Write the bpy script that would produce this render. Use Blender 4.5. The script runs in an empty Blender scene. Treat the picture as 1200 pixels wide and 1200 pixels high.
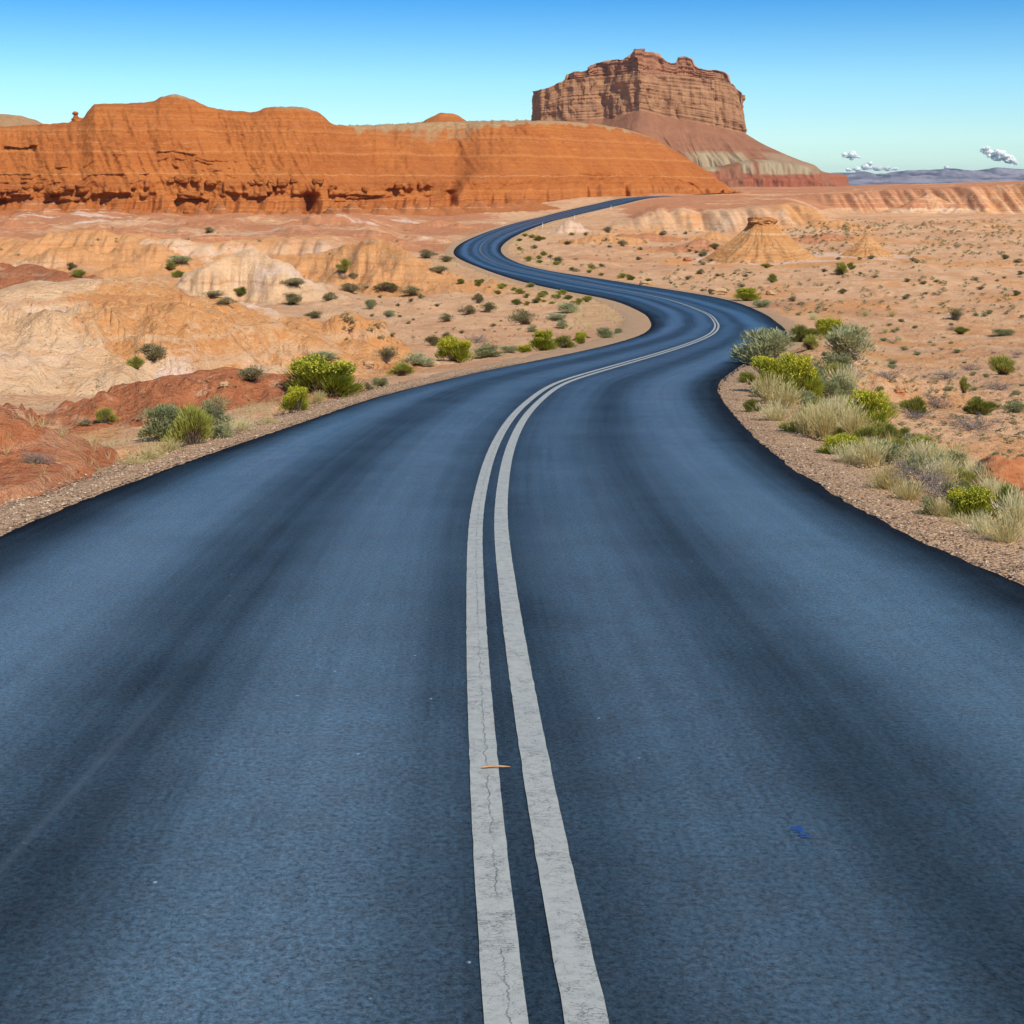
import bpy, math, random
import numpy as np
random.seed(7)
RNG = np.random.default_rng(11)
SC = bpy.context.scene
COL = SC.collection
R = math.radians

# ------------------------------------------------------------------ camera, sky, sun, exposure
EYE = 1.64                       # eye height above the asphalt under the camera, metres
F = 1800.0                       # focal length in units of the 1200 px frame
HOR = 215.0                      # level line of the photograph
cd = bpy.data.cameras.new('camera')
cam = bpy.data.objects.new('camera', cd)
COL.objects.link(cam)
cam.location = (0, 0, EYE)
cam.rotation_euler = (R(90), 0, 0)
cd.sensor_width = 36
cd.lens = 36 * F / 1200
cd.shift_y = -(600 - HOR) / 1200
cd.clip_start = 0.1
cd.clip_end = 90000
SC.camera = cam

SUN_AZ, SUN_EL = R(142), R(46)   # azimuth clockwise from the view direction
world = bpy.data.worlds.new('World')
SC.world = world
world.use_nodes = True
wn = world.node_tree
wn.nodes.clear()
w_out = wn.nodes.new('ShaderNodeOutputWorld')
w_bg = wn.nodes.new('ShaderNodeBackground')
w_sky = wn.nodes.new('ShaderNodeTexSky')
w_sky.sky_type = 'NISHITA'
w_sky.sun_disc = False
w_sky.sun_elevation = SUN_EL
w_sky.sun_rotation = SUN_AZ
w_sky.altitude = 1500
w_sky.air_density = 1.0
w_sky.dust_density = 0.0
w_sky.ozone_density = 3.0
w_tc = wn.nodes.new('ShaderNodeTexCoord')
w_sep = wn.nodes.new('ShaderNodeSeparateXYZ')
w_ramp = wn.nodes.new('ShaderNodeValToRGB')
w_mul = wn.nodes.new('ShaderNodeMix')
w_mul.data_type = 'RGBA'
w_mul.blend_type = 'MULTIPLY'
w_mul.inputs[0].default_value = 1.0
w_map = wn.nodes.new('ShaderNodeMapRange')
w_map.inputs['From Min'].default_value = 0.0
w_map.inputs['From Max'].default_value = 0.30
wn.links.new(w_tc.outputs['Generated'], w_sep.inputs[0])
wn.links.new(w_sep.outputs['Z'], w_map.inputs['Value'])
wn.links.new(w_map.outputs[0], w_ramp.inputs[0])
wn.links.new(w_sky.outputs[0], w_mul.inputs['A'])
wn.links.new(w_ramp.outputs[0], w_mul.inputs['B'])
wn.links.new(w_mul.outputs['Result'], w_bg.inputs['Color'])
wn.links.new(w_bg.outputs[0], w_out.inputs['Surface'])
w_bg.inputs['Strength'].default_value = 0.13
cr = w_ramp.color_ramp
cr.elements[0].position = 0.0
cr.elements[0].color = (0.52, 0.69, 0.70, 1)
cr.elements[1].position = 1.0
cr.elements[1].color = (0.60, 0.80, 0.92, 1)
for p, c in ((0.10, (0.60, 0.76, 0.77)), (0.22, (0.48, 0.74, 0.82)), (0.40, (0.15, 0.48, 0.74)), (0.6, (0.17, 0.50, 0.74))):
    e = cr.elements.new(p)
    e.color = (*c, 1)

sd = bpy.data.lights.new('sun', 'SUN')
sd.energy = 4.1
sd.angle = R(0.6)
sd.color = (1.0, 0.94, 0.85)
sun = bpy.data.objects.new('sun', sd)
COL.objects.link(sun)
sun.location = (30, -30, 60)
sun.rotation_euler = (R(90) - SUN_EL, 0, math.pi - SUN_AZ)
SC.view_settings.view_transform = 'Standard'
SC.view_settings.look = 'None'
SC.view_settings.gamma = 1
SC.view_settings.use_curve_mapping = False
SC.view_settings.exposure = 0.38
SC.cycles.max_bounces = 6
SC.cycles.transparent_max_bounces = 64

# ------------------------------------------------------------------ numeric helpers
def sstep(a, b, x):
    t = np.clip((x - a) / (b - a), 0, 1)
    return t * t * (3 - 2 * t)

def lerp(a, b, t):
    return a + (b - a) * t

def pchip(xs, ys):
    xs = np.asarray(xs, float); ys = np.asarray(ys, float)
    h = np.diff(xs); d = np.diff(ys) / h
    m = np.zeros(len(xs))
    m[0], m[-1] = d[0], d[-1]
    for i in range(1, len(xs) - 1):
        if d[i - 1] * d[i] > 0:
            w1, w2 = 2 * h[i] + h[i - 1], h[i] + 2 * h[i - 1]
            m[i] = (w1 + w2) / (w1 / d[i - 1] + w2 / d[i])
    def f(x):
        x = np.asarray(x, float)
        i = np.clip(np.searchsorted(xs, x) - 1, 0, len(xs) - 2)
        t = (x - xs[i]) / h[i]
        lo, hi = x < xs[0], x > xs[-1]
        t2, t3 = t * t, t * t * t
        v = ((2 * t3 - 3 * t2 + 1) * ys[i] + (t3 - 2 * t2 + t) * h[i] * m[i]
             + (-2 * t3 + 3 * t2) * ys[i + 1] + (t3 - t2) * h[i] * m[i + 1])
        v = np.where(lo, ys[0] + (x - xs[0]) * m[0], v)
        return np.where(hi, ys[-1] + (x - xs[-1]) * m[-1], v)
    return f

_G = RNG.normal(size=(4096, 2))
_G /= np.linalg.norm(_G, axis=1)[:, None]
_P = RNG.permutation(4096)
def gnoise(x, y, seed=0):
    x = np.asarray(x, float); y = np.asarray(y, float)
    xi = np.floor(x).astype(np.int64); yi = np.floor(y).astype(np.int64)
    xf, yf = x - xi, y - yi
    u = xf * xf * xf * (xf * (xf * 6 - 15) + 10)
    v = yf * yf * yf * (yf * (yf * 6 - 15) + 10)
    def g(i, j, dx, dy):
        k = _P[(_P[(i + seed * 131) & 4095] + j) & 4095]
        return _G[k, 0] * dx + _G[k, 1] * dy
    a = g(xi, yi, xf, yf); b = g(xi + 1, yi, xf - 1, yf)
    c = g(xi, yi + 1, xf, yf - 1); d = g(xi + 1, yi + 1, xf - 1, yf - 1)
    return lerp(lerp(a, b, u), lerp(c, d, u), v) * 1.5

def fbm(x, y, oct=4, seed=0, gain=0.5):
    s, a = 0, 1.0
    for o in range(oct):
        s = s + a * gnoise(x, y, seed + o)
        x, y, a = x * 2.03 + 7.1, y * 2.03 + 3.7, a * gain
    return s

def ridged(x, y, oct=3, seed=0):
    s, a = 0, 1.0
    for o in range(oct):
        s = s + a * (1 - np.abs(gnoise(x, y, seed + o)) * 2)
        x, y, a = x * 2.1 + 5.3, y * 2.1 + 1.9, a * 0.5
    return s / 1.75

# ------------------------------------------------------------------ mesh helpers
def mesh_from(name, V, faces, mat, parent=None, smooth=True, loc=None):
    me = bpy.data.meshes.new(name)
    V = np.asarray(V, np.float32)
    F4 = np.asarray(faces, np.int32)
    k = F4.shape[1]
    me.vertices.add(len(V)); me.vertices.foreach_set('co', V.ravel())
    me.loops.add(F4.size); me.loops.foreach_set('vertex_index', F4.ravel())
    me.polygons.add(len(F4))
    me.polygons.foreach_set('loop_start', np.arange(0, F4.size, k, dtype=np.int32))
    me.polygons.foreach_set('loop_total', np.full(len(F4), k, np.int32))
    me.update(calc_edges=True)
    me.polygons.foreach_set('use_smooth', np.full(len(F4), smooth, bool))
    me.materials.append(mat)
    o = bpy.data.objects.new(name, me)
    COL.objects.link(o)
    if parent: o.parent = parent
    if loc is not None: o.location = loc
    return o

def grid_faces(nr, nc, flip=False, wrap=False):
    i = np.arange(nr - 1)[:, None]
    j = np.arange(nc if wrap else nc - 1)[None, :]
    j2 = (j + 1) % nc
    a, b, c, d = i * nc + j, i * nc + j2, (i + 1) * nc + j2, (i + 1) * nc + j
    q = np.stack([a, b, c, d], -1).reshape(-1, 4)
    return q[:, ::-1] if flip else q

def set_attr(o, name, arr):
    at = o.data.attributes.new(name, 'FLOAT', 'POINT')
    at.data.foreach_set('value', np.asarray(arr, np.float32).ravel())

def tag(o, label=None, cat=None, group=None, kind=None):
    if label: o['label'] = label
    if cat: o['category'] = cat
    if group: o['group'] = group
    if kind: o['kind'] = kind
    return o

def empty(name, loc, rz=0, label=None, cat=None, group=None):
    o = bpy.data.objects.new(name, None)
    COL.objects.link(o)
    o.location = loc
    o.rotation_euler = (0, 0, rz)
    o.empty_display_size = 0.2
    return tag(o, label, cat, group)

def copy_tree(o, parent=None):
    c = o.copy()
    COL.objects.link(c)
    if parent:
        c.parent = parent
    for ch in [x for x in o.children]:
        copy_tree(ch, c)
    return c

# ------------------------------------------------------------------ node helpers
class NT:
    def __init__(self, name):
        self.m = bpy.data.materials.new(name)
        self.m.use_nodes = True
        self.t = self.m.node_tree
        self.t.nodes.clear()
        self.out = self.t.nodes.new('ShaderNodeOutputMaterial')
    def n(self, typ, ins=None, **props):
        nd = self.t.nodes.new('ShaderNode' + typ)
        for k, v in props.items(): setattr(nd, k, v)
        for k, v in (ins or {}).items():
            if hasattr(v, 'links') or isinstance(v, bpy.types.NodeSocket):
                self.t.links.new(v, nd.inputs[k])
            else:
                nd.inputs[k].default_value = v
        return nd
    def noise(self, vec, scale, detail=4, rough=0.55, dist=0.0):
        return self.n('TexNoise', {'Vector': vec, 'Scale': scale, 'Detail': detail, 'Roughness': rough, 'Distortion': dist}).outputs['Fac']
    def math(self, op, a, b=0.0, c=0.0, clamp=False):
        nd = self.n('Math', {0: a, 1: b, 2: c}, operation=op)
        nd.use_clamp = clamp
        return nd.outputs[0]
    def rng(self, v, a, b, c=0.0, d=1.0):
        return self.n('MapRange', {'Value': v, 'From Min': a, 'From Max': b, 'To Min': c, 'To Max': d}).outputs[0]
    def mix(self, f, a, b, blend='MIX'):
        nd = self.t.nodes.new('ShaderNodeMix')
        nd.data_type = 'RGBA'; nd.blend_type = blend
        for k, v in ((0, f), ('A', a), ('B', b)):
            if isinstance(v, bpy.types.NodeSocket): self.t.links.new(v, nd.inputs[k])
            else: nd.inputs[k].default_value = v if k == 0 else (*v[:3], 1)
        return nd.outputs['Result']
    def ramp(self, fac, stops, interp='LINEAR'):
        nd = self.n('ValToRGB', {0: fac})
        cr = nd.color_ramp; cr.interpolation = interp
        cr.elements[0].position, cr.elements[0].color = stops[0][0], (*stops[0][1], 1)
        cr.elements[1].position, cr.elements[1].color = stops[-1][0], (*stops[-1][1], 1)
        for p, c in stops[1:-1]:
            e = cr.elements.new(p); e.color = (*c, 1)
        return nd.outputs[0]
    def attr(self, name):
        return self.n('Attribute', attribute_name=name).outputs['Fac']
    def pos(self):
        return self.n('NewGeometry').outputs['Position']
    def scalev(self, v, s):
        return self.n('VectorMath', {0: v, 1: s}, operation='MULTIPLY').outputs[0]
    def bump(self, h, strength, dist, normal=None):
        ins = {'Height': h, 'Strength': strength, 'Distance': dist}
        if normal is not None: ins['Normal'] = normal
        return self.n('Bump', ins).outputs[0]
    def principled(self, color, rough=0.9, normal=None, spec=0.2, **kw):
        ins = {'Base Color': color if isinstance(color, bpy.types.NodeSocket) else (*color, 1),
               'Roughness': rough, 'Specular IOR Level': spec}
        if normal is not None: ins['Normal'] = normal
        ins.update(kw)
        s = self.n('BsdfPrincipled', ins)
        self.t.links.new(s.outputs[0], self.out.inputs['Surface'])
        return s

# ------------------------------------------------------------------ materials
SAND_A, SAND_B = (0.69, 0.42, 0.225), (0.58, 0.29, 0.135)
def ground_mat():
    t = NT('desert_soil')
    p = t.pos()
    n1 = t.noise(p, 0.045, 5, 0.6); n2 = t.noise(p, 0.5, 5, 0.6); n3 = t.noise(p, 5.0, 5, 0.65); n4 = t.noise(p, 45.0, 3, 0.6)
    c = t.mix(t.rng(n2, 0.35, 0.68), SAND_A, SAND_B)
    c = t.mix(t.rng(n1, 0.50, 0.70, 0, 0.7), c, (0.42, 0.17, 0.075))
    c = t.mix(t.rng(n3, 0.50, 0.75, 0, 0.45), c, (0.62, 0.42, 0.26))
    br = t.math('ADD', t.math('MULTIPLY', n2, 0.7), t.math('MULTIPLY', n3, 0.4))      # breaks up the patch borders
    def zone(c, name, col, col2):
        a = t.math('ADD', t.attr(name), t.math('MULTIPLY', t.math('SUBTRACT', br, 0.55), 1.3))
        return t.mix(t.rng(a, 0.32, 0.62), c, t.mix(t.rng(n3, 0.35, 0.65), col, col2))
    big = t.noise(p, 0.22, 5, 0.62, 1.2)
    c = zone(c, 'cream', (0.75, 0.51, 0.295), (0.69, 0.40, 0.195))
    wash = t.math('MULTIPLY', t.attr('cream'), t.rng(big, 0.50, 0.60))
    c = t.mix(t.math('MULTIPLY', wash, 0.75), c, (0.74, 0.53, 0.40))
    wash2 = t.math('MULTIPLY', t.attr('cream'), t.rng(big, 0.46, 0.32))
    c = t.mix(t.math('MULTIPLY', wash2, 0.45), c, (0.58, 0.31, 0.13))
    c = zone(c, 'orange', (0.67, 0.34, 0.135), (0.59, 0.25, 0.080))
    c = zone(c, 'rust', (0.44, 0.165, 0.068), (0.52, 0.225, 0.105))
    c = zone(c, 'white', (0.70, 0.51, 0.39), (0.62, 0.41, 0.28))
    c = zone(c, 'red', (0.35, 0.105, 0.040), (0.47, 0.175, 0.072))
    c = zone(c, 'foot', (0.45, 0.150, 0.042), (0.38, 0.112, 0.028))
    # thin strata on the slopes of mounds and scarps
    z = t.n('SeparateXYZ', {0: p}).outputs['Z']
    geo = t.n('NewGeometry')
    nz = t.n('SeparateXYZ', {0: geo.outputs['Normal']}).outputs['Z']
    steep = t.rng(nz, 0.985, 0.90)
    zz = t.n('CombineXYZ', {'Z': t.math('ADD', t.math('MULTIPLY', z, 2.2), t.math('MULTIPLY', n2, 1.6))}).outputs[0]
    st = t.noise(zz, 1.0, 3, 0.6)
    c = t.mix(t.math('MULTIPLY', steep, t.rng(st, 0.52, 0.62, 0, 0.55)), c, (0.62, 0.42, 0.25))
    c = t.mix(t.math('MULTIPLY', steep, t.rng(st, 0.46, 0.36, 0, 0.5)), c, (0.42, 0.165, 0.065))
    # small stones and bits of dark crust
    v = t.n('TexVoronoi', {'Vector': p, 'Scale': 9.0, 'Randomness': 1.0})
    keep = t.n('SeparateColor', {0: v.outputs['Color']}).outputs[0]
    stone = t.math('MULTIPLY', t.rng(v.outputs['Distance'], 0.24, 0.16), t.rng(keep, 0.80, 0.84))
    c = t.mix(t.math('MULTIPLY', stone, 0.6), c, (0.24, 0.12, 0.07))
    c = t.mix(t.rng(n4, 0.50, 0.70, 0, 0.45), c, (0.30, 0.15, 0.08))
    grit = t.noise(p, 1.6, 6, 0.8)
    c = t.mix(t.rng(grit, 0.54, 0.66, 0, 0.42), c, (0.42, 0.20, 0.10))
    c = t.mix(t.rng(grit, 0.44, 0.34, 0, 0.45), c, (0.74, 0.50, 0.31))
    # cracked clay lines
    vc = t.n('TexVoronoi', {'Vector': t.n('VectorMath', {0: p, 1: t.n('CombineXYZ', {0: n2, 1: n3}).outputs[0]}, operation='ADD').outputs[0], 'Scale': 0.55}, feature='DISTANCE_TO_EDGE').outputs['Distance']
    crack = t.math('MULTIPLY', t.rng(vc, 0.012, 0.003), t.rng(big, 0.60, 0.64))
    h = t.math('ADD', t.math('MULTIPLY', grit, 0.22), t.math('MULTIPLY', n3, 0.20))
    h = t.math('ADD', h, t.math('ADD', t.math('MULTIPLY', n4, 0.022), t.math('ADD', t.math('MULTIPLY', n2, 0.3), t.math('ADD', t.math('MULTIPLY', stone, 0.05), t.math('MULTIPLY', crack, -0.02)))))
    t.principled(c, 0.95, t.bump(h, 0.9, 1.0), 0.1)
    return t.m
M_GROUND = ground_mat()

def ridge_mat(name, base, base2, pale, zscale=1.0, top=False, streak=0.22):
    t = NT(name)
    p = t.pos()
    s = t.n('SeparateXYZ', {0: p})
    n1 = t.noise(p, 0.07, 5, 0.6); n2 = t.noise(p, 0.5, 6, 0.65)
    # streaks that follow the fall line
    a = t.attr('uu'); b = t.attr('vv')
    st = t.noise(t.n('CombineXYZ', {0: t.math('MULTIPLY', a, 1.3), 1: t.math('MULTIPLY', b, 0.10)}).outputs[0], 1.0, 5, 0.65)
    c = t.mix(t.rng(n1, 0.35, 0.7), base, base2)
    c = t.mix(t.rng(st, 0.50, 0.74, 0, streak), c, (base2[0] * 0.72, base2[1] * 0.62, base2[2] * 0.6))
    zz = t.math('ADD', s.outputs['Z'], t.math('ADD', t.math('MULTIPLY', t.math('SUBTRACT', n1, 0.5), 2.0), t.math('MULTIPLY', t.math('SUBTRACT', n2, 0.5), 0.9)))
    band = t.noise(t.n('CombineXYZ', {2: t.math('MULTIPLY', zz, 0.9 * zscale)}).outputs[0], 1.0, 4, 0.7)
    c = t.mix(t.rng(band, 0.52, 0.62, 0, 0.75), c, (base[0] * 1.15, base[1] * 1.5, base[2] * 2.0))
    c = t.mix(t.rng(band, 0.47, 0.37, 0, 0.7), c, (base2[0] * 0.8, base2[1] * 0.72, base2[2] * 0.8))
    band2 = t.noise(t.n('CombineXYZ', {2: t.math('MULTIPLY', zz, 2.3 * zscale)}).outputs[0], 1.0, 0, 0.5)
    thin = t.math('MULTIPLY', t.rng(band2, 0.66, 0.72), t.rng(t.noise(p, 0.35, 7, 0.8), 0.46, 0.62))
    c = t.mix(t.math('MULTIPLY', thin, 0.6), c, pale)
    fl = t.math('MULTIPLY', t.rng(t.noise(t.n('CombineXYZ', {0: t.math('MULTIPLY', a, 2.6), 1: t.math('MULTIPLY', b, 0.5)}).outputs[0], 1.0, 4, 0.7), 0.60, 0.72), t.rng(n1, 0.42, 0.58))
    c = t.mix(t.math('MULTIPLY', fl, 0.18 if name.startswith('ochre') else 0.55), c, pale)
    if top:
        tp = t.attr('cap')
        k = t.math('ADD', tp, t.math('MULTIPLY', t.math('SUBTRACT', n2, 0.5), 0.9))
        c = t.mix(t.rng(k, 0.40, 0.70), c, t.mix(t.rng(n2, 0.4, 0.65), (0.46, 0.27, 0.12), (0.34, 0.20, 0.10)))
    blot = t.noise(p, 0.9, 6, 0.78)
    c = t.mix(t.rng(blot, 0.44, 0.30, 0, 0.5), c, (base[0] * 1.18, base[1] * 1.5, base[2] * 2.2))
    c = t.mix(t.rng(blot, 0.53, 0.72, 0, 0.6), c, (base2[0] * 0.6, base2[1] * 0.5, base2[2] * 0.5))
    h = t.math('ADD', t.math('MULTIPLY', n2, 0.9), t.math('ADD', t.math('MULTIPLY', st, streak * 1.6), t.math('MULTIPLY', t.noise(p, 2.5, 5, 0.75), 0.7)))
    t.principled(c, 0.95, t.bump(h, 0.7, 1.0), 0.08)
    return t.m
M_RIDGE = ridge_mat('orange_mudstone', (0.475, 0.155, 0.038), (0.365, 0.105, 0.026), (0.60, 0.36, 0.20), top=True)
M_MOUND = ridge_mat('ochre_clay', (0.60, 0.31, 0.125), (0.53, 0.24, 0.08), (0.66, 0.46, 0.31), 2.0, streak=0.10)
M_BLOCK = ridge_mat('orange_rock', (0.45, 0.15, 0.038), (0.37, 0.105, 0.024), (0.5, 0.25, 0.12), 2.0)
M_CAP = ridge_mat('ochre_rock', (0.58, 0.28, 0.105), (0.50, 0.21, 0.07), (0.6, 0.36, 0.2), 2.0, streak=0.1)

def butte_mat():
    t = NT('butte_sandstone')
    p = t.pos()
    lv = t.attr('lev')                               # 0 talus foot, 1 wall foot, 2 wall top, 3 cap top
    z = t.n('SeparateXYZ', {0: p}).outputs['Z']
    a = t.attr('uu')
    n1 = t.noise(p, 0.015, 5, 0.6); n2 = t.noise(p, 0.10, 6, 0.65)
    st = t.noise(t.n('CombineXYZ', {0: t.math('MULTIPLY', a, 0.16), 1: t.math('MULTIPLY', z, 0.006)}).outputs[0], 1.0, 5, 0.65)
    wall = t.mix(t.rng(n2, 0.35, 0.68), (0.375, 0.198, 0.098), (0.28, 0.133, 0.064))
    band = t.noise(t.n('CombineXYZ', {2: t.math('ADD', t.math('MULTIPLY', z, 0.30), t.math('MULTIPLY', n1, 1.6))}).outputs[0], 1.0, 4, 0.65)
    wall = t.mix(t.rng(band, 0.50, 0.64, 0, 0.35), wall, (0.46, 0.26, 0.145))
    wall = t.mix(t.rng(band, 0.46, 0.36, 0, 0.28), wall, (0.26, 0.12, 0.062))
    wall = t.mix(t.math('MULTIPLY', t.rng(st, 0.54, 0.70, 0, 0.5), t.rng(t.noise(p, 0.012, 3), 0.50, 0.62)), wall, (0.20, 0.095, 0.065))
    capc = t.mix(t.rng(n2, 0.4, 0.65), (0.33, 0.155, 0.080), (0.25, 0.105, 0.054))
    wall = t.mix(t.rng(t.math('ADD', lv, t.math('MULTIPLY', n2, 0.1)), 2.02, 2.12), wall, capc)
    wall = t.mix(t.rng(lv, 2.9, 3.05), wall, (0.42, 0.22, 0.115))
    tal = t.mix(t.rng(n2, 0.35, 0.65), (0.29, 0.130, 0.068), (0.225, 0.096, 0.050))
    # pale grey band and red foot under the talus, covered by scree in fans
    zz = t.math('ADD', z, t.math('MULTIPLY', t.math('SUBTRACT', n1, 0.5), 14.0))
    fan = t.rng(t.noise(t.n('CombineXYZ', {0: t.math('MULTIPLY', a, 0.022)}).outputs[0], 1.0, 3, 0.6), 0.56, 0.50)
    grey = t.mix(t.rng(st, 0.4, 0.62), (0.37, 0.28, 0.165), (0.27, 0.19, 0.105))
    g = t.math('MULTIPLY', t.math('MULTIPLY', t.rng(zz, 35, 31), t.rng(zz, 11, 13)), fan)
    tal = t.mix(g, tal, grey)
    r = t.math('MULTIPLY', t.rng(zz, 13, 11), t.math('ADD', fan, 0.35, clamp=True))
    tal = t.mix(r, tal, t.mix(t.rng(st, 0.45, 0.6), (0.32, 0.105, 0.052), (0.22, 0.066, 0.036)))
    c = t.mix(t.rng(lv, 0.985, 1.0), tal, wall)
    h = t.math('ADD', t.math('MULTIPLY', n2, 3.0), t.math('ADD', t.math('MULTIPLY', st, 2.0), t.math('MULTIPLY', band, 1.0)))
    t.principled(c, 0.95, t.bump(h, 0.7, 1.0), 0.05)
    return t.m
M_BUTTE = butte_mat()

def mountain_mat():
    t = NT('far_rock')
    p = t.pos()
    n = t.noise(p, 0.0022, 6, 0.7); n2 = t.noise(p, 0.006, 5, 0.7)
    c = t.mix(t.rng(n, 0.42, 0.6), (0.27, 0.23, 0.24), (0.045, 0.045, 0.06))
    c = t.mix(t.rng(n2, 0.5, 0.7, 0, 0.5), c, (0.32, 0.26, 0.25))
    t.principled(c, 0.95, None, 0.05)
    return t.m
M_MOUNT = mountain_mat()

def asphalt_mat():
    t = NT('asphalt')
    uv = t.n('UVMap', uv_map='road').outputs[0]
    s = t.n('SeparateXYZ', {0: uv})
    u, v = s.outputs[0], s.outputs[1]
    p = t.pos()
    wob = t.math('MULTIPLY', t.math('SUBTRACT', t.noise(t.n('CombineXYZ', {1: t.math('MULTIPLY', v, 0.05)}).outputs[0], 1.0, 2), 0.5), 0.5)
    uw = t.math('ADD', u, wob)
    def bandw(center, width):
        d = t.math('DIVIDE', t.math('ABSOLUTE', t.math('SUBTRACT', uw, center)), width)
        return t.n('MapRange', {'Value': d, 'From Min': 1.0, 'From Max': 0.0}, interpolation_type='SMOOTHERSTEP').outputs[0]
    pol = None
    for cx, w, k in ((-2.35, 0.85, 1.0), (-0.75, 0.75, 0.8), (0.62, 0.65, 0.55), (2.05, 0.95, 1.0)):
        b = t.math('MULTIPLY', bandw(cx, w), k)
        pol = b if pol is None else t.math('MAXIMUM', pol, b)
    strk0 = t.noise(t.n('CombineXYZ', {0: t.math('MULTIPLY', u, 3.0), 1: t.math('MULTIPLY', v, 0.25)}).outputs[0], 1.0, 4, 0.6)
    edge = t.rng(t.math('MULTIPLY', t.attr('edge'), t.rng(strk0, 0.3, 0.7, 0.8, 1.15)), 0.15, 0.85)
    # long streaks along the driving direction and patchy wear
    strk = t.noise(t.n('CombineXYZ', {0: t.math('MULTIPLY', u, 9.0), 1: t.math('MULTIPLY', v, 0.10)}).outputs[0], 1.0, 4, 0.6)
    patch = t.noise(p, 0.7, 4, 0.6)
    fine = t.noise(p, 130.0, 3, 0.7)
    mid = t.noise(t.n('CombineXYZ', {0: t.math('MULTIPLY', u, 48.0), 1: t.math('MULTIPLY', v, 42.0)}).outputs[0], 1.0, 6, 0.9)
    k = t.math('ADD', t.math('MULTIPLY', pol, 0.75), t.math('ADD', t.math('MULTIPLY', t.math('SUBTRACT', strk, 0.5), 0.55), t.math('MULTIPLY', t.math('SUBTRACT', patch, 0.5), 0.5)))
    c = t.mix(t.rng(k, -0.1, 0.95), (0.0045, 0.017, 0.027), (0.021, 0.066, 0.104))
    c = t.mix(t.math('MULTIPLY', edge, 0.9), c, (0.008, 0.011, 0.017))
    c = t.mix(1.0, c, t.rng(mid, 0.40, 0.60, 1.6, 0.35), 'MULTIPLY')
    c = t.mix(1.0, c, t.rng(t.noise(p, 2.6, 5, 0.75), 0.3, 0.7, 1.25, 0.75), 'MULTIPLY')
    c = t.mix(t.rng(fine, 0.62, 0.78, 0, 0.35), c, (0.13, 0.18, 0.22))
    # sealed pits: small dark cracks that lie across the lane
    vo = t.n('TexVoronoi', {'Vector': p, 'Scale': 9.0, 'Randomness': 1.0})
    kk = t.n('SeparateColor', {0: vo.outputs['Color']}).outputs[0]
    crk = t.noise(t.n('CombineXYZ', {0: t.math('MULTIPLY', u, 22.0), 1: t.math('MULTIPLY', v, 34.0), 2: patch}).outputs[0], 1.0, 5, 0.72, 0.6)
    pit = t.math('MULTIPLY', t.rng(t.math('ABSOLUTE', t.math('SUBTRACT', crk, 0.5)), 0.034, 0.010), t.rng(t.noise(p, 6.0, 4, 0.7), 0.47, 0.54))
    c = t.mix(t.math('MULTIPLY', pit, 0.9), c, (0.003, 0.007, 0.012))
    chip = t.math('MULTIPLY', t.rng(vo.outputs['Distance'], 0.07, 0.04), t.rng(kk, 0.10, 0.07))
    c = t.mix(chip, c, (0.35, 0.42, 0.48))
    # a seam left of the paint, the scrape in the left lane
    seam = t.rng(t.math('ABSOLUTE', t.math('SUBTRACT', t.math('ADD', u, t.math('MULTIPLY', t.math('SUBTRACT', mid, 0.5), 0.012)), -0.172)), 0.004, 0.001)
    c = t.mix(t.math('MULTIPLY', seam, 0.8), c, (0.008, 0.012, 0.02))
    du = t.math('ADD', t.math('SUBTRACT', u, -1.30), t.math('MULTIPLY', t.math('SUBTRACT', v, 8.0), -0.055))
    scr = t.math('MULTIPLY', t.rng(t.math('ABSOLUTE', du), 0.022, 0.004), t.math('MULTIPLY', t.rng(v, 7.2, 5.6), t.rng(mid, 0.5, 0.6)))
    c = t.mix(t.math('MULTIPLY', scr, 0.45), c, (0.25, 0.28, 0.30))
    ro = t.math('ADD', t.rng(k, -0.1, 0.95, 0.52, 0.34), t.math('MULTIPLY', edge, 0.3), clamp=True)
    grain = t.rng(mid, 0.40, 0.60, 1.45, 0.35)
    spc = t.math('MULTIPLY', t.math('MULTIPLY', grain, 0.9), t.math('MULTIPLY', t.rng(k, -0.1, 0.95, 0.25, 0.8), t.math('SUBTRACT', 1.0, t.math('MULTIPLY', edge, 0.85))), clamp=True)
    h = t.math('ADD', t.math('MULTIPLY', fine, 0.005), t.math('ADD', t.math('MULTIPLY', mid, -0.024), t.math('MULTIPLY', pit, -0.006)))
    t.principled(c, ro, t.bump(h, 0.6, 1.0), spc, **{'Sheen Weight': t.math('MULTIPLY', t.math('MULTIPLY', grain, t.rng(k, -0.1, 0.95, 0.02, 0.30)), t.math('SUBTRACT', 1.0, edge)), 'Sheen Roughness': 0.15, 'Sheen Tint': (0.45, 0.72, 1.0, 1)})
    return t.m
M_ROAD = asphalt_mat()

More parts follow.
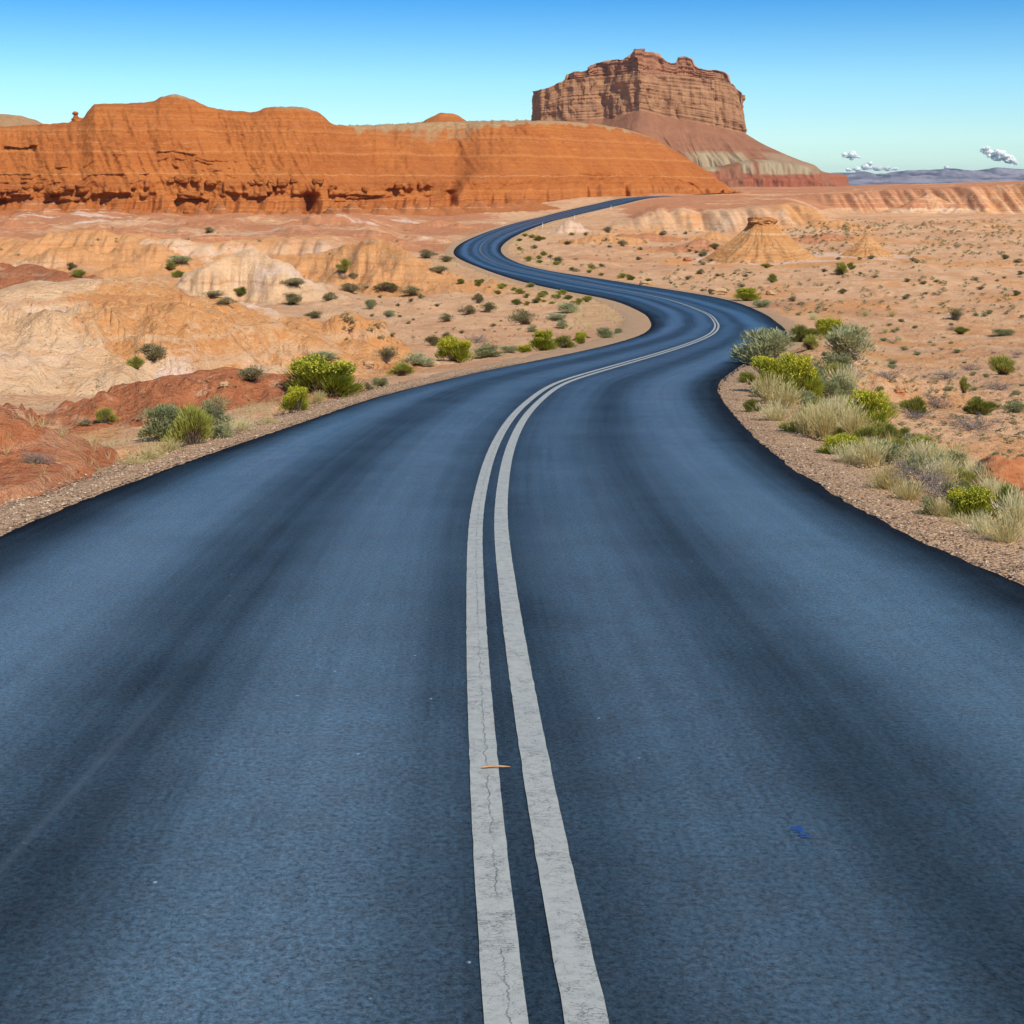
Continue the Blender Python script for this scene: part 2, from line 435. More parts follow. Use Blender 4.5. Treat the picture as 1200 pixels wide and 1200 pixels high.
def paint_mat():
    t = NT('road_paint')
    p = t.pos()
    uv = t.n('UVMap', uv_map='road').outputs[0]
    s = t.n('SeparateXYZ', {0: uv})
    n = t.noise(p, 25, 5, 0.7); f = t.noise(p, 160, 3, 0.7); l = t.noise(p, 1.2, 4, 0.6)
    c = t.mix(t.rng(n, 0.35, 0.7), (0.365, 0.37, 0.325), (0.28, 0.285, 0.255))
    c = t.mix(t.rng(l, 0.45, 0.7, 0, 0.4), c, (0.30, 0.31, 0.30))
    wv = t.n('VectorMath', {0: p, 1: t.n('CombineXYZ', {0: t.math('MULTIPLY', n, 0.06), 1: t.math('MULTIPLY', n, 0.05)}).outputs[0]}, operation='ADD').outputs[0]
    vd = t.n('TexVoronoi', {'Vector': wv, 'Scale': 19.0}, feature='DISTANCE_TO_EDGE').outputs['Distance']
    cr_ = t.math('MULTIPLY', t.rng(vd, 0.016, 0.005), t.math('MULTIPLY', t.rng(t.noise(p, 5, 3), 0.50, 0.62), t.rng(f, 0.35, 0.55)))
    # the long crack that runs down the left line
    lc = t.math('ADD', s.outputs[0], t.math('MULTIPLY', t.math('SUBTRACT', t.noise(t.n('CombineXYZ', {1: t.math('MULTIPLY', s.outputs[1], 9.0)}).outputs[0], 1, 5, 0.75), 0.5), 0.07))
    long_ = t.math('MULTIPLY', t.rng(t.math('ABSOLUTE', t.math('ADD', lc, 0.083)), 0.003, 0.0008), t.math('MULTIPLY', t.rng(f, 0.35, 0.5), t.rng(t.noise(p, 7, 3, 0.6), 0.40, 0.55, 0.15, 1.0)))
    tr_ = t.noise(t.n('CombineXYZ', {0: t.math('MULTIPLY', s.outputs[0], 16.0), 1: t.math('MULTIPLY', s.outputs[1], 48.0)}).outputs[0], 1.0, 4, 0.7, 0.5)
    cr_ = t.math('MAXIMUM', cr_, t.math('MULTIPLY', t.rng(t.math('ABSOLUTE', t.math('SUBTRACT', tr_, 0.5)), 0.018, 0.006), t.rng(t.noise(p, 9, 3, 0.6), 0.52, 0.62)))
    wear = t.rng(t.math('ADD', f, t.math('MULTIPLY', n, 0.6)), 0.90, 1.02)
    c = t.mix(t.math('MULTIPLY', t.math('MAXIMUM', cr_, long_), 0.75), c, (0.03, 0.04, 0.05))
    c = t.mix(t.math('MULTIPLY', wear, 0.8), c, (0.04, 0.055, 0.07))
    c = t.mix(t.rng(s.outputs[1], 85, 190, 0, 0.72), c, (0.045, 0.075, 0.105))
    h = t.math('ADD', t.math('MULTIPLY', f, 0.002), t.math('MULTIPLY', t.math('MAXIMUM', cr_, long_), -0.004))
    t.principled(c, 0.7, t.bump(h, 0.5, 1.0), 0.3)
    return t.m
M_PAINT = paint_mat()

def simple_mat(name, a, b, scale=8.0, rough=0.9, bump=0.01, spec=0.2):
    t = NT(name)
    n = t.noise(t.n('TexCoord').outputs['Object'], scale, 5, 0.65)
    t.principled(t.mix(t.rng(n, 0.35, 0.65), a, b), rough, t.bump(n, 0.6, bump) if bump else None, spec)
    return t.m

def leaf_mat(name, a, b, trans=0.35):
    t = NT(name)
    oi = t.n('ObjectInfo').outputs['Random']
    n = t.noise(t.pos(), 9.0, 3, 0.6)
    k = t.math('ADD', t.math('MULTIPLY', n, 0.8), t.math('MULTIPLY', t.math('SUBTRACT', oi, 0.5), 0.6))
    c = t.mix(t.rng(k, 0.2, 0.7), a, b)
    d = t.n('BsdfDiffuse', {'Color': c}); tr = t.n('BsdfTranslucent', {'Color': c})
    mx = t.n('MixShader', {0: trans, 1: d.outputs[0], 2: tr.outputs[0]})
    t.t.links.new(mx.outputs[0], t.out.inputs['Surface'])
    return t.m
M_RABBIT = leaf_mat('rabbitbrush_leaf', (0.23, 0.25, 0.026), (0.45, 0.45, 0.05))
M_FLOWER = leaf_mat('rabbitbrush_flower', (0.66, 0.56, 0.05), (0.54, 0.50, 0.06))
M_GREEN = leaf_mat('dusty_green_leaf', (0.22, 0.225, 0.045), (0.43, 0.41, 0.09))
M_OLIVE = leaf_mat('olive_leaf', (0.21, 0.185, 0.08), (0.42, 0.36, 0.19))
M_SAGE = leaf_mat('sage_leaf', (0.28, 0.29, 0.125), (0.46, 0.45, 0.235))
M_STRAW = leaf_mat('dry_grass', (0.58, 0.47, 0.20), (0.72, 0.64, 0.36))
M_TWIG = simple_mat('grey_twig', (0.15, 0.115, 0.10), (0.27, 0.23, 0.20), 20, 0.9, 0)
M_STEM = simple_mat('brown_stem', (0.10, 0.07, 0.045), (0.18, 0.13, 0.085), 20, 0.9, 0)
M_REDROCK = simple_mat('red_boulder', (0.36, 0.125, 0.05), (0.46, 0.185, 0.075), 3.0, 0.95, 0.12, 0.1)
M_TANROCK = simple_mat('tan_boulder', (0.52, 0.33, 0.17), (0.40, 0.24, 0.12), 3.0, 0.95, 0.08, 0.1)
M_POST = simple_mat('white_post', (0.72, 0.72, 0.70), (0.62, 0.62, 0.60), 8.0, 0.6, 0)
M_REFLECT = simple_mat('reflector_strip', (0.45, 0.32, 0.05), (0.40, 0.28, 0.05), 8.0, 0.4, 0)
M_WOOD = simple_mat('splinter_wood', (0.42, 0.20, 0.09), (0.55, 0.30, 0.14), 60.0, 0.8, 0.001)
M_BLUE = simple_mat('blue_marking_paint', (0.008, 0.055, 0.22), (0.012, 0.085, 0.32), 80.0, 0.6, 0)
def cloud_mat():
    t = NT('cloud_white')
    d = t.n('BsdfDiffuse', {'Color': (1.0, 0.985, 0.94, 1)})
    n = t.noise(t.pos(), 0.016, 4, 0.7)
    m = t.n('MixShader', {0: t.rng(n, 0.42, 0.60, 0.9, 0.05), 1: d.outputs[0], 2: t.n('BsdfTransparent').outputs[0]})
    t.t.links.new(m.outputs[0], t.out.inputs['Surface'])
    return t.m
M_CLOUD = cloud_mat()
def gravel_mat():
    t = NT('gravel_stone')
    v = t.n('TexVoronoi', {'Vector': t.pos(), 'Scale': 28.0})
    k = t.n('SeparateColor', {0: v.outputs['Color']}).outputs[0]
    t.principled(t.ramp(k, ((0.0, (0.08, 0.055, 0.04)), (0.4, (0.26, 0.165, 0.105)), (0.8, (0.40, 0.265, 0.165)), (1.0, (0.52, 0.41, 0.30)))), 0.9, None, 0.2)
    return t.m
M_GRAVEL = gravel_mat()
def shoulder_mat():
    t = NT('gravel_shoulder')
    p = t.pos()
    v = t.n('TexVoronoi', {'Vector': p, 'Scale': 34.0})
    k = t.n('SeparateColor', {0: v.outputs['Color']}).outputs[0]
    n = t.noise(p, 1.5, 4, 0.6)
    c = t.ramp(k, ((0.0, (0.12, 0.075, 0.045)), (0.4, (0.33, 0.205, 0.12)), (0.7, (0.44, 0.28, 0.16)), (1.0, (0.52, 0.38, 0.25))))
    c = t.mix(t.rng(n, 0.3, 0.7, 0.15, 0.7), c, (0.50, 0.30, 0.155))
    h = t.math('MULTIPLY', v.outputs['Distance'], -0.03)
    t.principled(c, 0.95, t.bump(h, 0.9, 1.0), 0.1)
    return t.m
M_SHOULDER = shoulder_mat()

# ------------------------------------------------------------------ the road in plan and profile
drop = pchip([-40, 0, 78, 100, 125, 153, 185, 222, 300, 335, 360, 380, 400, 418, 432, 450, 500],
             [-1.29, EYE, 7.36, 8.72, 9.68, 10.05, 9.98, 9.75, 9.0, 8.55, 8.05, 7.0, 5.55, 3.95, 3.55, 3.9, 6.0])
_Yt = np.concatenate([np.linspace(2.5, 60, 1500), np.linspace(60.05, 432, 6000)])
_yt = HOR + F * drop(_Yt) / _Yt
def y2Y(y):                                          # photo row of the road surface to metres ahead
    return np.interp(-np.asarray(y, float), -_yt, _Yt)

LE = [(0,622),(100,580),(160,559),(225,535),(300,510),(375,485),(437,464),(500,448.5),(567,433),(633,420),(700,406),(747,393),(763,382),(760,372),(747,363),(713,350),(658,340),(617,331),(558,311),(540,304),(531.7,298),(532.5,292),(540,285),(557,277),(583,267.5),(617,258),(650,250),(683,242),(700,237.8),(715,234.8),(745,231)]
RE = [(1200,678),(1167,665),(1130,650),(1103,640),(1067,622),(1033,606),(1000,587.5),(986,579),(953,560),(927,543),(903,525),(882,507),(862,485),(846,465),(842,455),(850,443),(867,430),(897,411),(917,397),(921.5,388),(913,379),(895,367),(867,355),(829,346),(792,340),(743,332.5),(700,325.5),(650,318.5),(617,311),(593,301),(587.5,295),(588,288),(595,282),(613,272),(633,264),(667,254),(700,246),(727,240),(750,235),(765,231.2)]
CE = [(641,1200),(614,1025),(592,850),(581,750),(577,700),(573,650),(572.5,600),(580.5,550),(588,525),(600,500),(612,483),(629,467),(653,450),(700,435),(763,417),(815,400),(833,391.7),(840,383),(837,375),(828,366.7),(806,357.6),(773,348),(727,339.3),(690,333),(650,325),(600,314.5),(575,305),(563,296.7),(562,290),(567,283),(580,275.5),(608,265),(640,256),(680,246.5),(708,240),(732,235.5),(755,231.1)]
def trace(pts):
    a = np.array(pts, float)
    Y = y2Y(a[:, 1])
    X = (a[:, 0] - 600) / F * Y
    o = np.argsort(Y)
    return Y[o], X[o]
QG = np.linspace(math.log(2), math.log(520), 1600)
def smooth_curve(Y, X, sig):
    f = pchip(np.log(Y + 10), X)
    g = np.linspace(np.log(5), np.log(540), 1600)
    v = f(g)
    n = int(sig * 3)
    k = np.exp(-0.5 * (np.arange(-n, n + 1) / sig) ** 2); k /= k.sum()
    vp = np.concatenate([v[0] + (v[1] - v[0]) * np.arange(-n, 0), v, v[-1] + (v[-1] - v[-2]) * np.arange(1, n + 1)])
    v = np.convolve(vp, k, 'valid')
    return lambda y: np.interp(np.log(np.maximum(np.asarray(y, float), -4.9) + 10), g, v)
_cY, _cX = trace(CE)
_cY = np.concatenate([[-4.0, 0.0], _cY, [445, 470, 520]]); _cX = np.concatenate([[0.45, 0.25], _cX, [52, 72, 110]])
Xc = smooth_curve(_cY, _cX, 14)
def edge_curve(pts, sgn):
    Y, X = trace(pts)
    d = X - Xc(Y)
    near = np.array([-4.0, 0.0, 4.0])
    d0 = d[0]
    Yn = np.concatenate([near, Y, [445, 470, 520]])
    dn = np.concatenate([np.full(3, d0), d, np.full(3, sgn * 4.5)])
    f = smooth_curve(Yn, dn, 12)
    return lambda y: Xc(y) + f(y)
Xl, Xr = edge_curve(LE, -1), edge_curve(RE, 1)
def dXc(Y):
    return (Xc(Y + 0.5) - Xc(Y - 0.5))

# ------------------------------------------------------------------ the ground: heights
def P(x): return (np.asarray(x, float) - 600) / F
RB_x = [-900, -400, 0, 250, 360, 500, 560, 600, 650, 700, 760, 850, 900, 2300]
RB_y = [262, 259, 258, 257, 257, 252, 247, 243, 237, 231.5, 226.5, 222, 221, 219]
RB_Y = [320, 335, 350, 360, 362, 375, 385, 395, 415, 440, 470, 520, 545, 700]
rb_Y = pchip(RB_x, RB_Y); rb_y = pchip(RB_x, RB_y)

def base_drop(X, Y):
    Ys = np.maximum(Y, 1.0)
    x = np.clip(600 + F * X / Ys, -900, 2300)
    d = drop(np.minimum(Y, 300))
    # far left and centre: the ground climbs gently to the foot of the orange ridge
    Yb = rb_Y(x); db = (rb_y(x) - HOR) / F * Yb
    far = lerp(9.0, db, sstep(0, 1, (Y - 300) / (Yb - 300)))
    # far right: two scarps
    wr = sstep(690, 790, x)
    wob = 10 * gnoise(X / 28, Y * 0 + 3.3, 5) + 5 * gnoise(X / 9, Y * 0 + 1.3, 6)
    rill = 6.0 * (ridged(X / 7.5, Y / 90, 3, 8) - 0.6)
    s1 = sstep(0, 1, (Y - 299 - wob - rill) / 17) * (1 - sstep(925, 985, x + wob * 1.2))
    f1 = pchip([690, 760, 860, 950], [6.2, 4.9, 4.7, 4.5])(np.clip(x, 690, 950))
    rim2 = pchip([600, 877, 960, 1033, 1127, 1200, 1500, 2300], [3.2, 3.6, 3.2, 2.1, 1.0, 0.0, -2.0, -3.0])(x)
    s2 = sstep(0, 1, (Y - 456 - 1.6 * wob - 1.5 * rill) / 24)
    fr = 9.0 + (-0.3) * sstep(300, 450, Y)
    fr = lerp(fr, f1 - 0.6 * sstep(320, 450, Y), s1 ** 0.8)
    fr = np.where(Y > 300, lerp(fr, rim2 - 0.004 * np.clip(Y - 480, 0, 300), s2), fr)
    far = lerp(far, fr, wr)
    D = np.where(Y > 300, far, lerp(d, fr * wr + d * (1 - wr), sstep(280, 300, Y)))
    # the left shelf beyond the mounds, with a low broken scarp
    wobl = 9 * gnoise(X / 17, Y * 0 + 8.1, 15) + 5 * (ridged(X / 5, Y / 80, 3, 16) - 0.5)
    sh = sstep(0, 1, (Y - 198 - wobl) / 11) * sstep(500, 430, x) * (1 - sstep(330, 362, Y))
    D = D - 1.9 * sh
    bl = sstep(590, 480, x) * sstep(95, 135, Y) * (1 - sstep(350, 372, Y))
    D = D - bl * 1.5 * np.clip(ridged(X / 17, Y / 30, 5, 17) - 0.42, 0, 1)
    D = D + bl * 0.25
    # away beyond everything the plain sinks a little
    D = D + 26 * sstep(900, 4000, Y)
    return D

def road_side(X, Y):
    """signed distance outside the asphalt (negative on it) and the side"""
    l, r = Xl(Y), Xr(Y)
    c = 1 / np.sqrt(1 + dXc(Y) ** 2)
    dl, dr = (l - X) * c, (X - r) * c
    return np.maximum(dl, dr), dr > dl

CH = []          # mound chains: dict(points [(X, Y, z)], R, zone)
def _G0(X, Y):
    D = base_drop(X, Y)
    d, right = road_side(X, Y)
    on = Y < 470
    dd = np.where(on, np.maximum(d, 0), 60)
    ndr = np.where(right, 0.85, 0.45) * sstep(0.9, 4.5, dd) * (1 - sstep(70, 130, Y))
    away = sstep(0.6, 6 + 0.06 * np.clip(Y, 0, 500), dd)
    und = 0.20 * fbm(X / 4.3, Y / 4.3, 5, 30) * sstep(1, 7, dd) + 0.75 * fbm(X / 26, Y / 26, 3, 40) * away * sstep(25, 120, Y)
    und = und + 0.035 * fbm(X / 0.7, Y / 0.7, 3, 50) * sstep(0.7, 2.5, dd)
    lowf = (1 - sstep(300, 420, Y) * 0.3)
    road_d = drop(np.clip(Y, -40, 440))
    w = 1 - sstep(1.0, 9 + 0.05 * np.clip(Y, 0, 500), dd)
    D = np.where(Y < 440, lerp(D, road_d, w), D)
    z = EYE - D - ndr + und * lowf
    z = z - 0.05 - 0.10 * sstep(0.0, -0.25, d) * on - 0.035 * (1 - sstep(0.6, 1.4, dd)) * on
    return z

def chain(pts, Rm, zones, sharp=1.0, rill=0.34):
    """crest points given as photo column, photo row and metres ahead"""
    w = []
    for x, y, Yc in pts:
        X = float(P(x)) * Yc
        z = EYE - (y - HOR) / F * Yc
        h = z - float(_G0(np.array([X]), np.array([Yc]))[0])
        w.append((X, Yc, h))
    CH.append((w, Rm, zones, sharp, rill))

def chains(X, Y, want_zone=False):
    H = np.zeros_like(X)
    Z = {k: np.zeros_like(X) for k in ('red', 'cream', 'white', 'orange', 'rust', 'foot')}
    for ci, (w, Rm, zones, sharp, rill) in enumerate(CH):
        x0, x1 = min(p[0] for p in w) - Rm * 2, max(p[0] for p in w) + Rm * 2
        y0, y1 = min(p[1] for p in w) - Rm * 2, max(p[1] for p in w) + Rm * 2
        m = (X > x0) & (X < x1) & (Y > y0) & (Y < y1)
        if not m.any(): continue
        x, y = X[m], Y[m]
        best = np.full(x.shape, 9e9); hh = np.zeros_like(x); al = np.zeros_like(x); acc = 0.0
        segs = list(zip(w[:-1], w[1:])) if len(w) > 1 else [(w[0], w[0])]
        for a, b in segs:
            vx, vy = b[0] - a[0], b[1] - a[1]
            L = vx * vx + vy * vy
            t = np.clip(((x - a[0]) * vx + (y - a[1]) * vy) / L, 0, 1) if L > 0 else np.zeros_like(x)
            d = np.hypot(x - a[0] - vx * t, y - a[1] - vy * t)
            k = d < best
            an_ = np.arctan2(y - a[1] - vy * t, x - a[0] - vx * t)
            al = np.where(k, acc + t * math.sqrt(L) + Rm * 0.55 * np.cos(an_) * ((t <= 0) | (t >= 1)), al)
            best = np.where(k, d, best); hh = np.where(k, a[2] + (b[2] - a[2]) * t, hh); acc += math.sqrt(L)
        ang = np.arctan2(y - np.mean([p[1] for p in w]), x - np.mean([p[0] for p in w]))
        s = 2.2 / Rm
        rl = ridged(x * s * 1.0 + ci * 9, y * s * 0.35, 3, 60 + ci) - 0.55
        r = best / Rm * (1 + rill * rl) + 0.10 * fbm(x * s, y * s, 3, 90 + ci)
        r = np.clip(r, 0, 1.6)
        pr = np.clip(1 - r ** (1.25 * sharp), 0, 1) ** 1.35
        er_ = 1 + 0.16 * fbm(x * s * 2.2, y * s * 2.2, 4, 95 + ci) * np.clip(r * 2.2, 0, 1) + 0.14 * rl * np.clip(r * 2, 0, 1)
        rr = ridged(al / (0.30 * Rm) + 0.5 * gnoise(x / Rm * 2, y / Rm * 2, 33), best / Rm * 0.55, 4, 66 + ci) - 0.5
        er_ = er_ + rill * 1.35 * rr * sstep(0.08, 0.45, r)
        H[m] = np.maximum(H[m], np.maximum(hh * pr * er_, 0))
        zw = 1 - sstep(0.80, 1.15, r)
        if 'orange' in zones: Z['cream'][m] = np.maximum(Z['cream'][m], 0.62 * (1 - sstep(0.10, 0.40, r)))
        for k, v in zones.items(): Z[k][m] = np.maximum(Z[k][m], zw * v)
    return (H, Z) if want_zone else H

def trench(X, Y):
    H = np.zeros_like(X)
    for (x0, y0, Y0), (x1, y1, Y1), w, dp in (((-60, 0, 12.3), (55, 0, 13.6), 0.34, 0.42), ((55, 0, 13.6), (112, 0, 14.9), 0.26, 0.36), ((112, 0, 14.9), (150, 0, 17.2), 0.2, 0.2), ((455, 0, 42), (505, 0, 45), 0.7, 0.5), ((330, 0, 24.5), (325, 0, 22.4), 0.12, 0.16)):
        ax, ay, bx, by = float(P(x0)) * Y0, Y0, float(P(x1)) * Y1, Y1
        vx, vy = bx - ax, by - ay
        t = np.clip(((X - ax) * vx + (Y - ay) * vy) / (vx * vx + vy * vy), 0, 1)
        d = np.hypot(X - ax - vx * t, Y - ay - vy * t) / (w * (1 + 0.4 * gnoise(X * 2.3, Y * 2.3, 320)))
        H = np.maximum(H, dp * (1 - sstep(0.45, 1.0, d)))
    return H

def G(X, Y):
    X = np.asarray(X, float); Y = np.asarray(Y, float)
    d, right = road_side(X, Y)
    keep = np.where(Y < 470, sstep(0.3, 2.0, d), 1)
    return _G0(X, Y) + chains(X, Y) * keep - trench(X, Y) * keep

chain([(-110, 352, 41), (0, 341, 41), (50, 332, 42), (107, 328, 43), (160, 325, 44), (200, 328, 45), (226, 340, 46)], 7.5, {'cream': 1.0}, 1.0)
chain([(212, 356, 41), (275, 372, 42.5), (325, 377, 43), (350, 387, 43), (387, 403, 43), (415, 420, 43)], 3.2, {'cream': 0.55, 'orange': 0.62}, 1.1, 0.18)
chain([(398, 369, 47), (410, 365, 47.2), (432, 374, 47.4)], 1.75, {'orange': 1.0}, 1.5, 0.10)
chain([(245, 306, 128), (257, 301, 129), (275, 297, 130), (292, 290, 130), (307, 295, 130), (330, 315, 127)], 5.6, {'cream': 0.95}, 0.9)
chain([(330, 297, 168), (400, 289, 166), (455, 281, 158), (485, 300, 153), (520, 330, 148)], 7.0, {'orange': 1.0}, 0.8, 0.45)
chain([(-150, 297, 76), (0, 304, 72), (45, 312, 68), (80, 326, 63)], 8.0, {'red': 1.0}, 1.0)
chain([(-90, 462, 17), (0, 480, 15.6), (40, 487, 15.6), (62, 505, 15.4), (88, 535, 14.6)], 1.5, {'red': 1.0}, 1.2, 0.35)
chain([(190, 440, 27), (262, 430, 28), (318, 437, 28)], 2.3, {'red': 0.85}, 1.0)
chain([(668, 257, 284)], 4.2, {'cream': 0.9, 'white': 0.5}, 0.9)
chain([(160, 285, 190), (190, 287, 188)], 6.0, {'orange': 1.0}, 0.9)
chain([(60, 290, 188), (85, 289, 188)], 5.0, {'cream': 0.9}, 0.9)
chain([(590, 300 - 40, 330), (560, 262, 325)], 6.0, {'cream': 0.6}, 0.9)
chain([(515, 277, 250), (498, 276, 250)], 4.0, {'cream': 0.8}, 0.9)
chain([(1060, 240, 448), (1090, 226, 452), (1120, 240, 448)], 9.0, {'cream': 0.62}, 0.9)
chain([(945, 243, 318), (985, 258, 300)], 8.0, {'orange': 0.9}, 0.9)
chain([(960, 398, 47), (1000, 410, 44), (1040, 440, 38)], 2.6, {'orange': 0.45}, 1.0)

_fr = random.Random(8)
for _i in range(46):
    _x = -60 + _i * 15.2 + _fr.uniform(-7, 7)
    _Yb = float(rb_Y(_x)) - 3
    _h, _len = _fr.uniform(1.8, 4.6) * (1.0 if _x < 540 else 0.6), _fr.uniform(4, 9)
    _sx = _fr.uniform(-2, 3)
    _pp = []
    for _k, _f in ((0, 1.0), (1, 0.55), (2, 0.12)):
        _b = _Yb - _k * _len * 0.5
        _a = float(P(_x)) * _Yb + _sx * _k * 0.6
        _z = float(_G0(np.array([_a]), np.array([_b]))[0]) + _h * _f
        _pp.append((600 + F * _a / _b, HOR + F * (EYE - _z) / _b, _b))
    chain(_pp, _fr.uniform(3.0, 5.5), {'foot': 1.0}, 0.9, 0.35)
_mr = random.Random(5)
for _i in range(44):
    _t = _mr.random()
    if _i < 34:
        _x, _Y = _mr.uniform(-80, 560), _mr.uniform(88, 330)
    else:
        _x, _Y = _mr.uniform(690, 1180), _mr.uniform(215, 300)
    if 170 < _x < 370 and 85 < _Y < 160 or 300 < _x < 545 and 110 < _Y < 190: continue
    if _i < 34 and (_Y < 125 and _x > 330 or _x > 470 and _Y < 250): continue
    _h = _mr.uniform(0.7, 2.6) * (0.7 if _i >= 34 else 1.0) * min(1.0, _Y / 160)
    _w, _dir = _mr.uniform(1.6, 5.5), _mr.uniform(-0.5, 0.5)
    _X = float(P(_x)) * _Y
    _pp = []
    for _k in (-1, 0, 1):
        _a, _b = _X + _k * _w, _Y + _k * _w * _dir
        _z = float(_G0(np.array([_a]), np.array([_b]))[0]) + _h * (1 - 0.45 * abs(_k)) 
        _pp.append((600 + F * _a / _b, HOR + F * (EYE - _z) / _b, _b))
    _zn = _mr.choice([{'orange': 0.95}, {'orange': 0.7, 'cream': 0.4}, {'cream': 0.95}, {'rust': 0.9}])
    chain(_pp, _h * _mr.uniform(1.7, 2.6), _zn, 0.85, 0.42)

def hit(x, y):
    """where the sight line through a photo point meets the ground"""
    x = np.atleast_1d(np.asarray(x, float)); y = np.atleast_1d(np.asarray(y, float))
    Ys = np.exp(np.linspace(math.log(4), math.log(700), 1500))
    out = np.zeros((len(x), 3))
    for i in range(len(x)):
        X = float(P(x[i])) * Ys
        g = G(X, Ys)
        zr = EYE - (y[i] - HOR) / F * Ys
        k = np.argmax(zr < g)
        if k == 0: k = len(Ys) - 1
        t = (zr[k - 1] - g[k - 1]) / max(1e-9, (zr[k - 1] - g[k - 1]) - (zr[k] - g[k]))
        Yh = Ys[k - 1] + (Ys[k] - Ys[k - 1]) * np.clip(t, 0, 1)
        Xh = float(P(x[i])) * Yh
        out[i] = (Xh, Yh, float(G(np.array([Xh]), np.array([Yh]))[0]))
    return out

# ------------------------------------------------------------------ the ground: mesh
xs = np.concatenate([np.linspace(-2600, -700, 40), np.linspace(-680, -45, 110), np.linspace(-40, 1240, 830), np.linspace(1245, 1880, 110), np.linspace(1900, 3800, 40)])
ys = [-5.0]
while ys[-1] < 640:
    _s = max(0.07, 0.0052 * ys[-1])
    if 190 < ys[-1] < 222 or 283 < ys[-1] < 325 or 436 < ys[-1] < 490: _s = 0.62
    ys.append(ys[-1] + _s)
ys = np.array(ys + list(np.exp(np.linspace(math.log(650), math.log(16500), 50))))
tt, YY = np.meshgrid(P(xs), ys)
XX = tt * (YY + 6.5)
shp = XX.shape
Xf, Yf = XX.ravel(), YY.ravel()
dR, _rs = road_side(Xf, Yf)
Hc, ZN = chains(Xf, Yf, True)
keep = np.where(Yf < 470, sstep(0.3, 2.0, dR), 1)
Zf = _G0(Xf, Yf) + Hc * keep - trench(Xf, Yf) * keep
ground = mesh_from('ground', np.stack([Xf, Yf, Zf], 1), grid_faces(*shp), M_GROUND)
tag(ground, kind='structure')
xpx = 600 + F * Xf / np.maximum(Yf, 1)
# dirt of its own colour on the flats
fn = fbm(Xf / 30, Yf / 30, 3, 70)
fs = fbm(Xf / 60, Yf / 9, 3, 75)
ZN['rust'] = np.maximum(ZN['rust'], (0.62 + 0.5 * fn) * sstep(200, 225, Yf) * sstep(640, 540, xpx))
ZN['white'] = np.maximum(ZN['white'], sstep(0.35, 0.8, fs) * sstep(215, 240, Yf) * sstep(640, 540, xpx) * 0.62)
ZN['rust'] = np.maximum(ZN['rust'], (0.66 + 0.4 * fn) * sstep(309, 318, Yf) * sstep(690, 740, xpx) * np.where(Zf > EYE - 7.2, 1, 0.45))
ZN['orange'] = np.maximum(ZN['orange'], (0.5 + 0.5 * fn) * sstep(120, 200, Yf) * sstep(560, 500, xpx))
sl_l = np.exp(-((Yf - 201) / 9) ** 2) * sstep(540, 470, xpx)
ZN['cream'] = np.maximum(ZN['cream'], (0.45 + 0.7 * fbm(Xf / 7, Yf / 60, 3, 78)) * sl_l)
ZN['red'] = np.maximum(ZN['red'], trench(Xf, Yf) * 2.5)
scarp = np.exp(-((Yf - 301) / 9) ** 2) + np.exp(-((Yf - 458) / 16) ** 2)
ZN['cream'] = np.maximum(ZN['cream'], (0.30 + 0.9 * fbm(Xf / 9, Yf / 60, 3, 77)) * np.clip(scarp, 0, 1) * sstep(690, 760, xpx))
ZN['orange'] = np.maximum(ZN['orange'], (0.35 + 0.7 * fbm(Xf / 14, Yf / 14, 3, 79)) * sstep(5, 40, Yf) * sstep(620, 760, xpx) * 0.75)
flat = np.exp(-((Xf - 42) / 22) ** 2 - ((Yf - 92) / 20) ** 2)
ZN['orange'] = np.maximum(ZN['orange'], flat * 0.75)
nearl = np.exp(-((Xf + 6.5) / 3) ** 2 - ((Yf - 22) / 4.5) ** 2)
ZN['orange'] = np.maximum(ZN['orange'], nearl * 0.6)
for _x, _y, _r in ((893, 305, 9.5), (1016, 302, 6.0)):
    _c = hit(_x, _y)[0]
    _d = np.hypot(Xf - _c[0], Yf - _c[1])
    ZN['white'] = np.maximum(ZN['white'], 0.62 * sstep(1.45 * _r, 0.8 * _r, _d + 4.5 * fs))
    ZN['orange'] = np.maximum(ZN['orange'], 0.7 * sstep(2.1 * _r, 1.2 * _r, _d + 3 * fn))
for k, v in ZN.items(): set_attr(ground, k, np.clip(v, 0, 1.2))

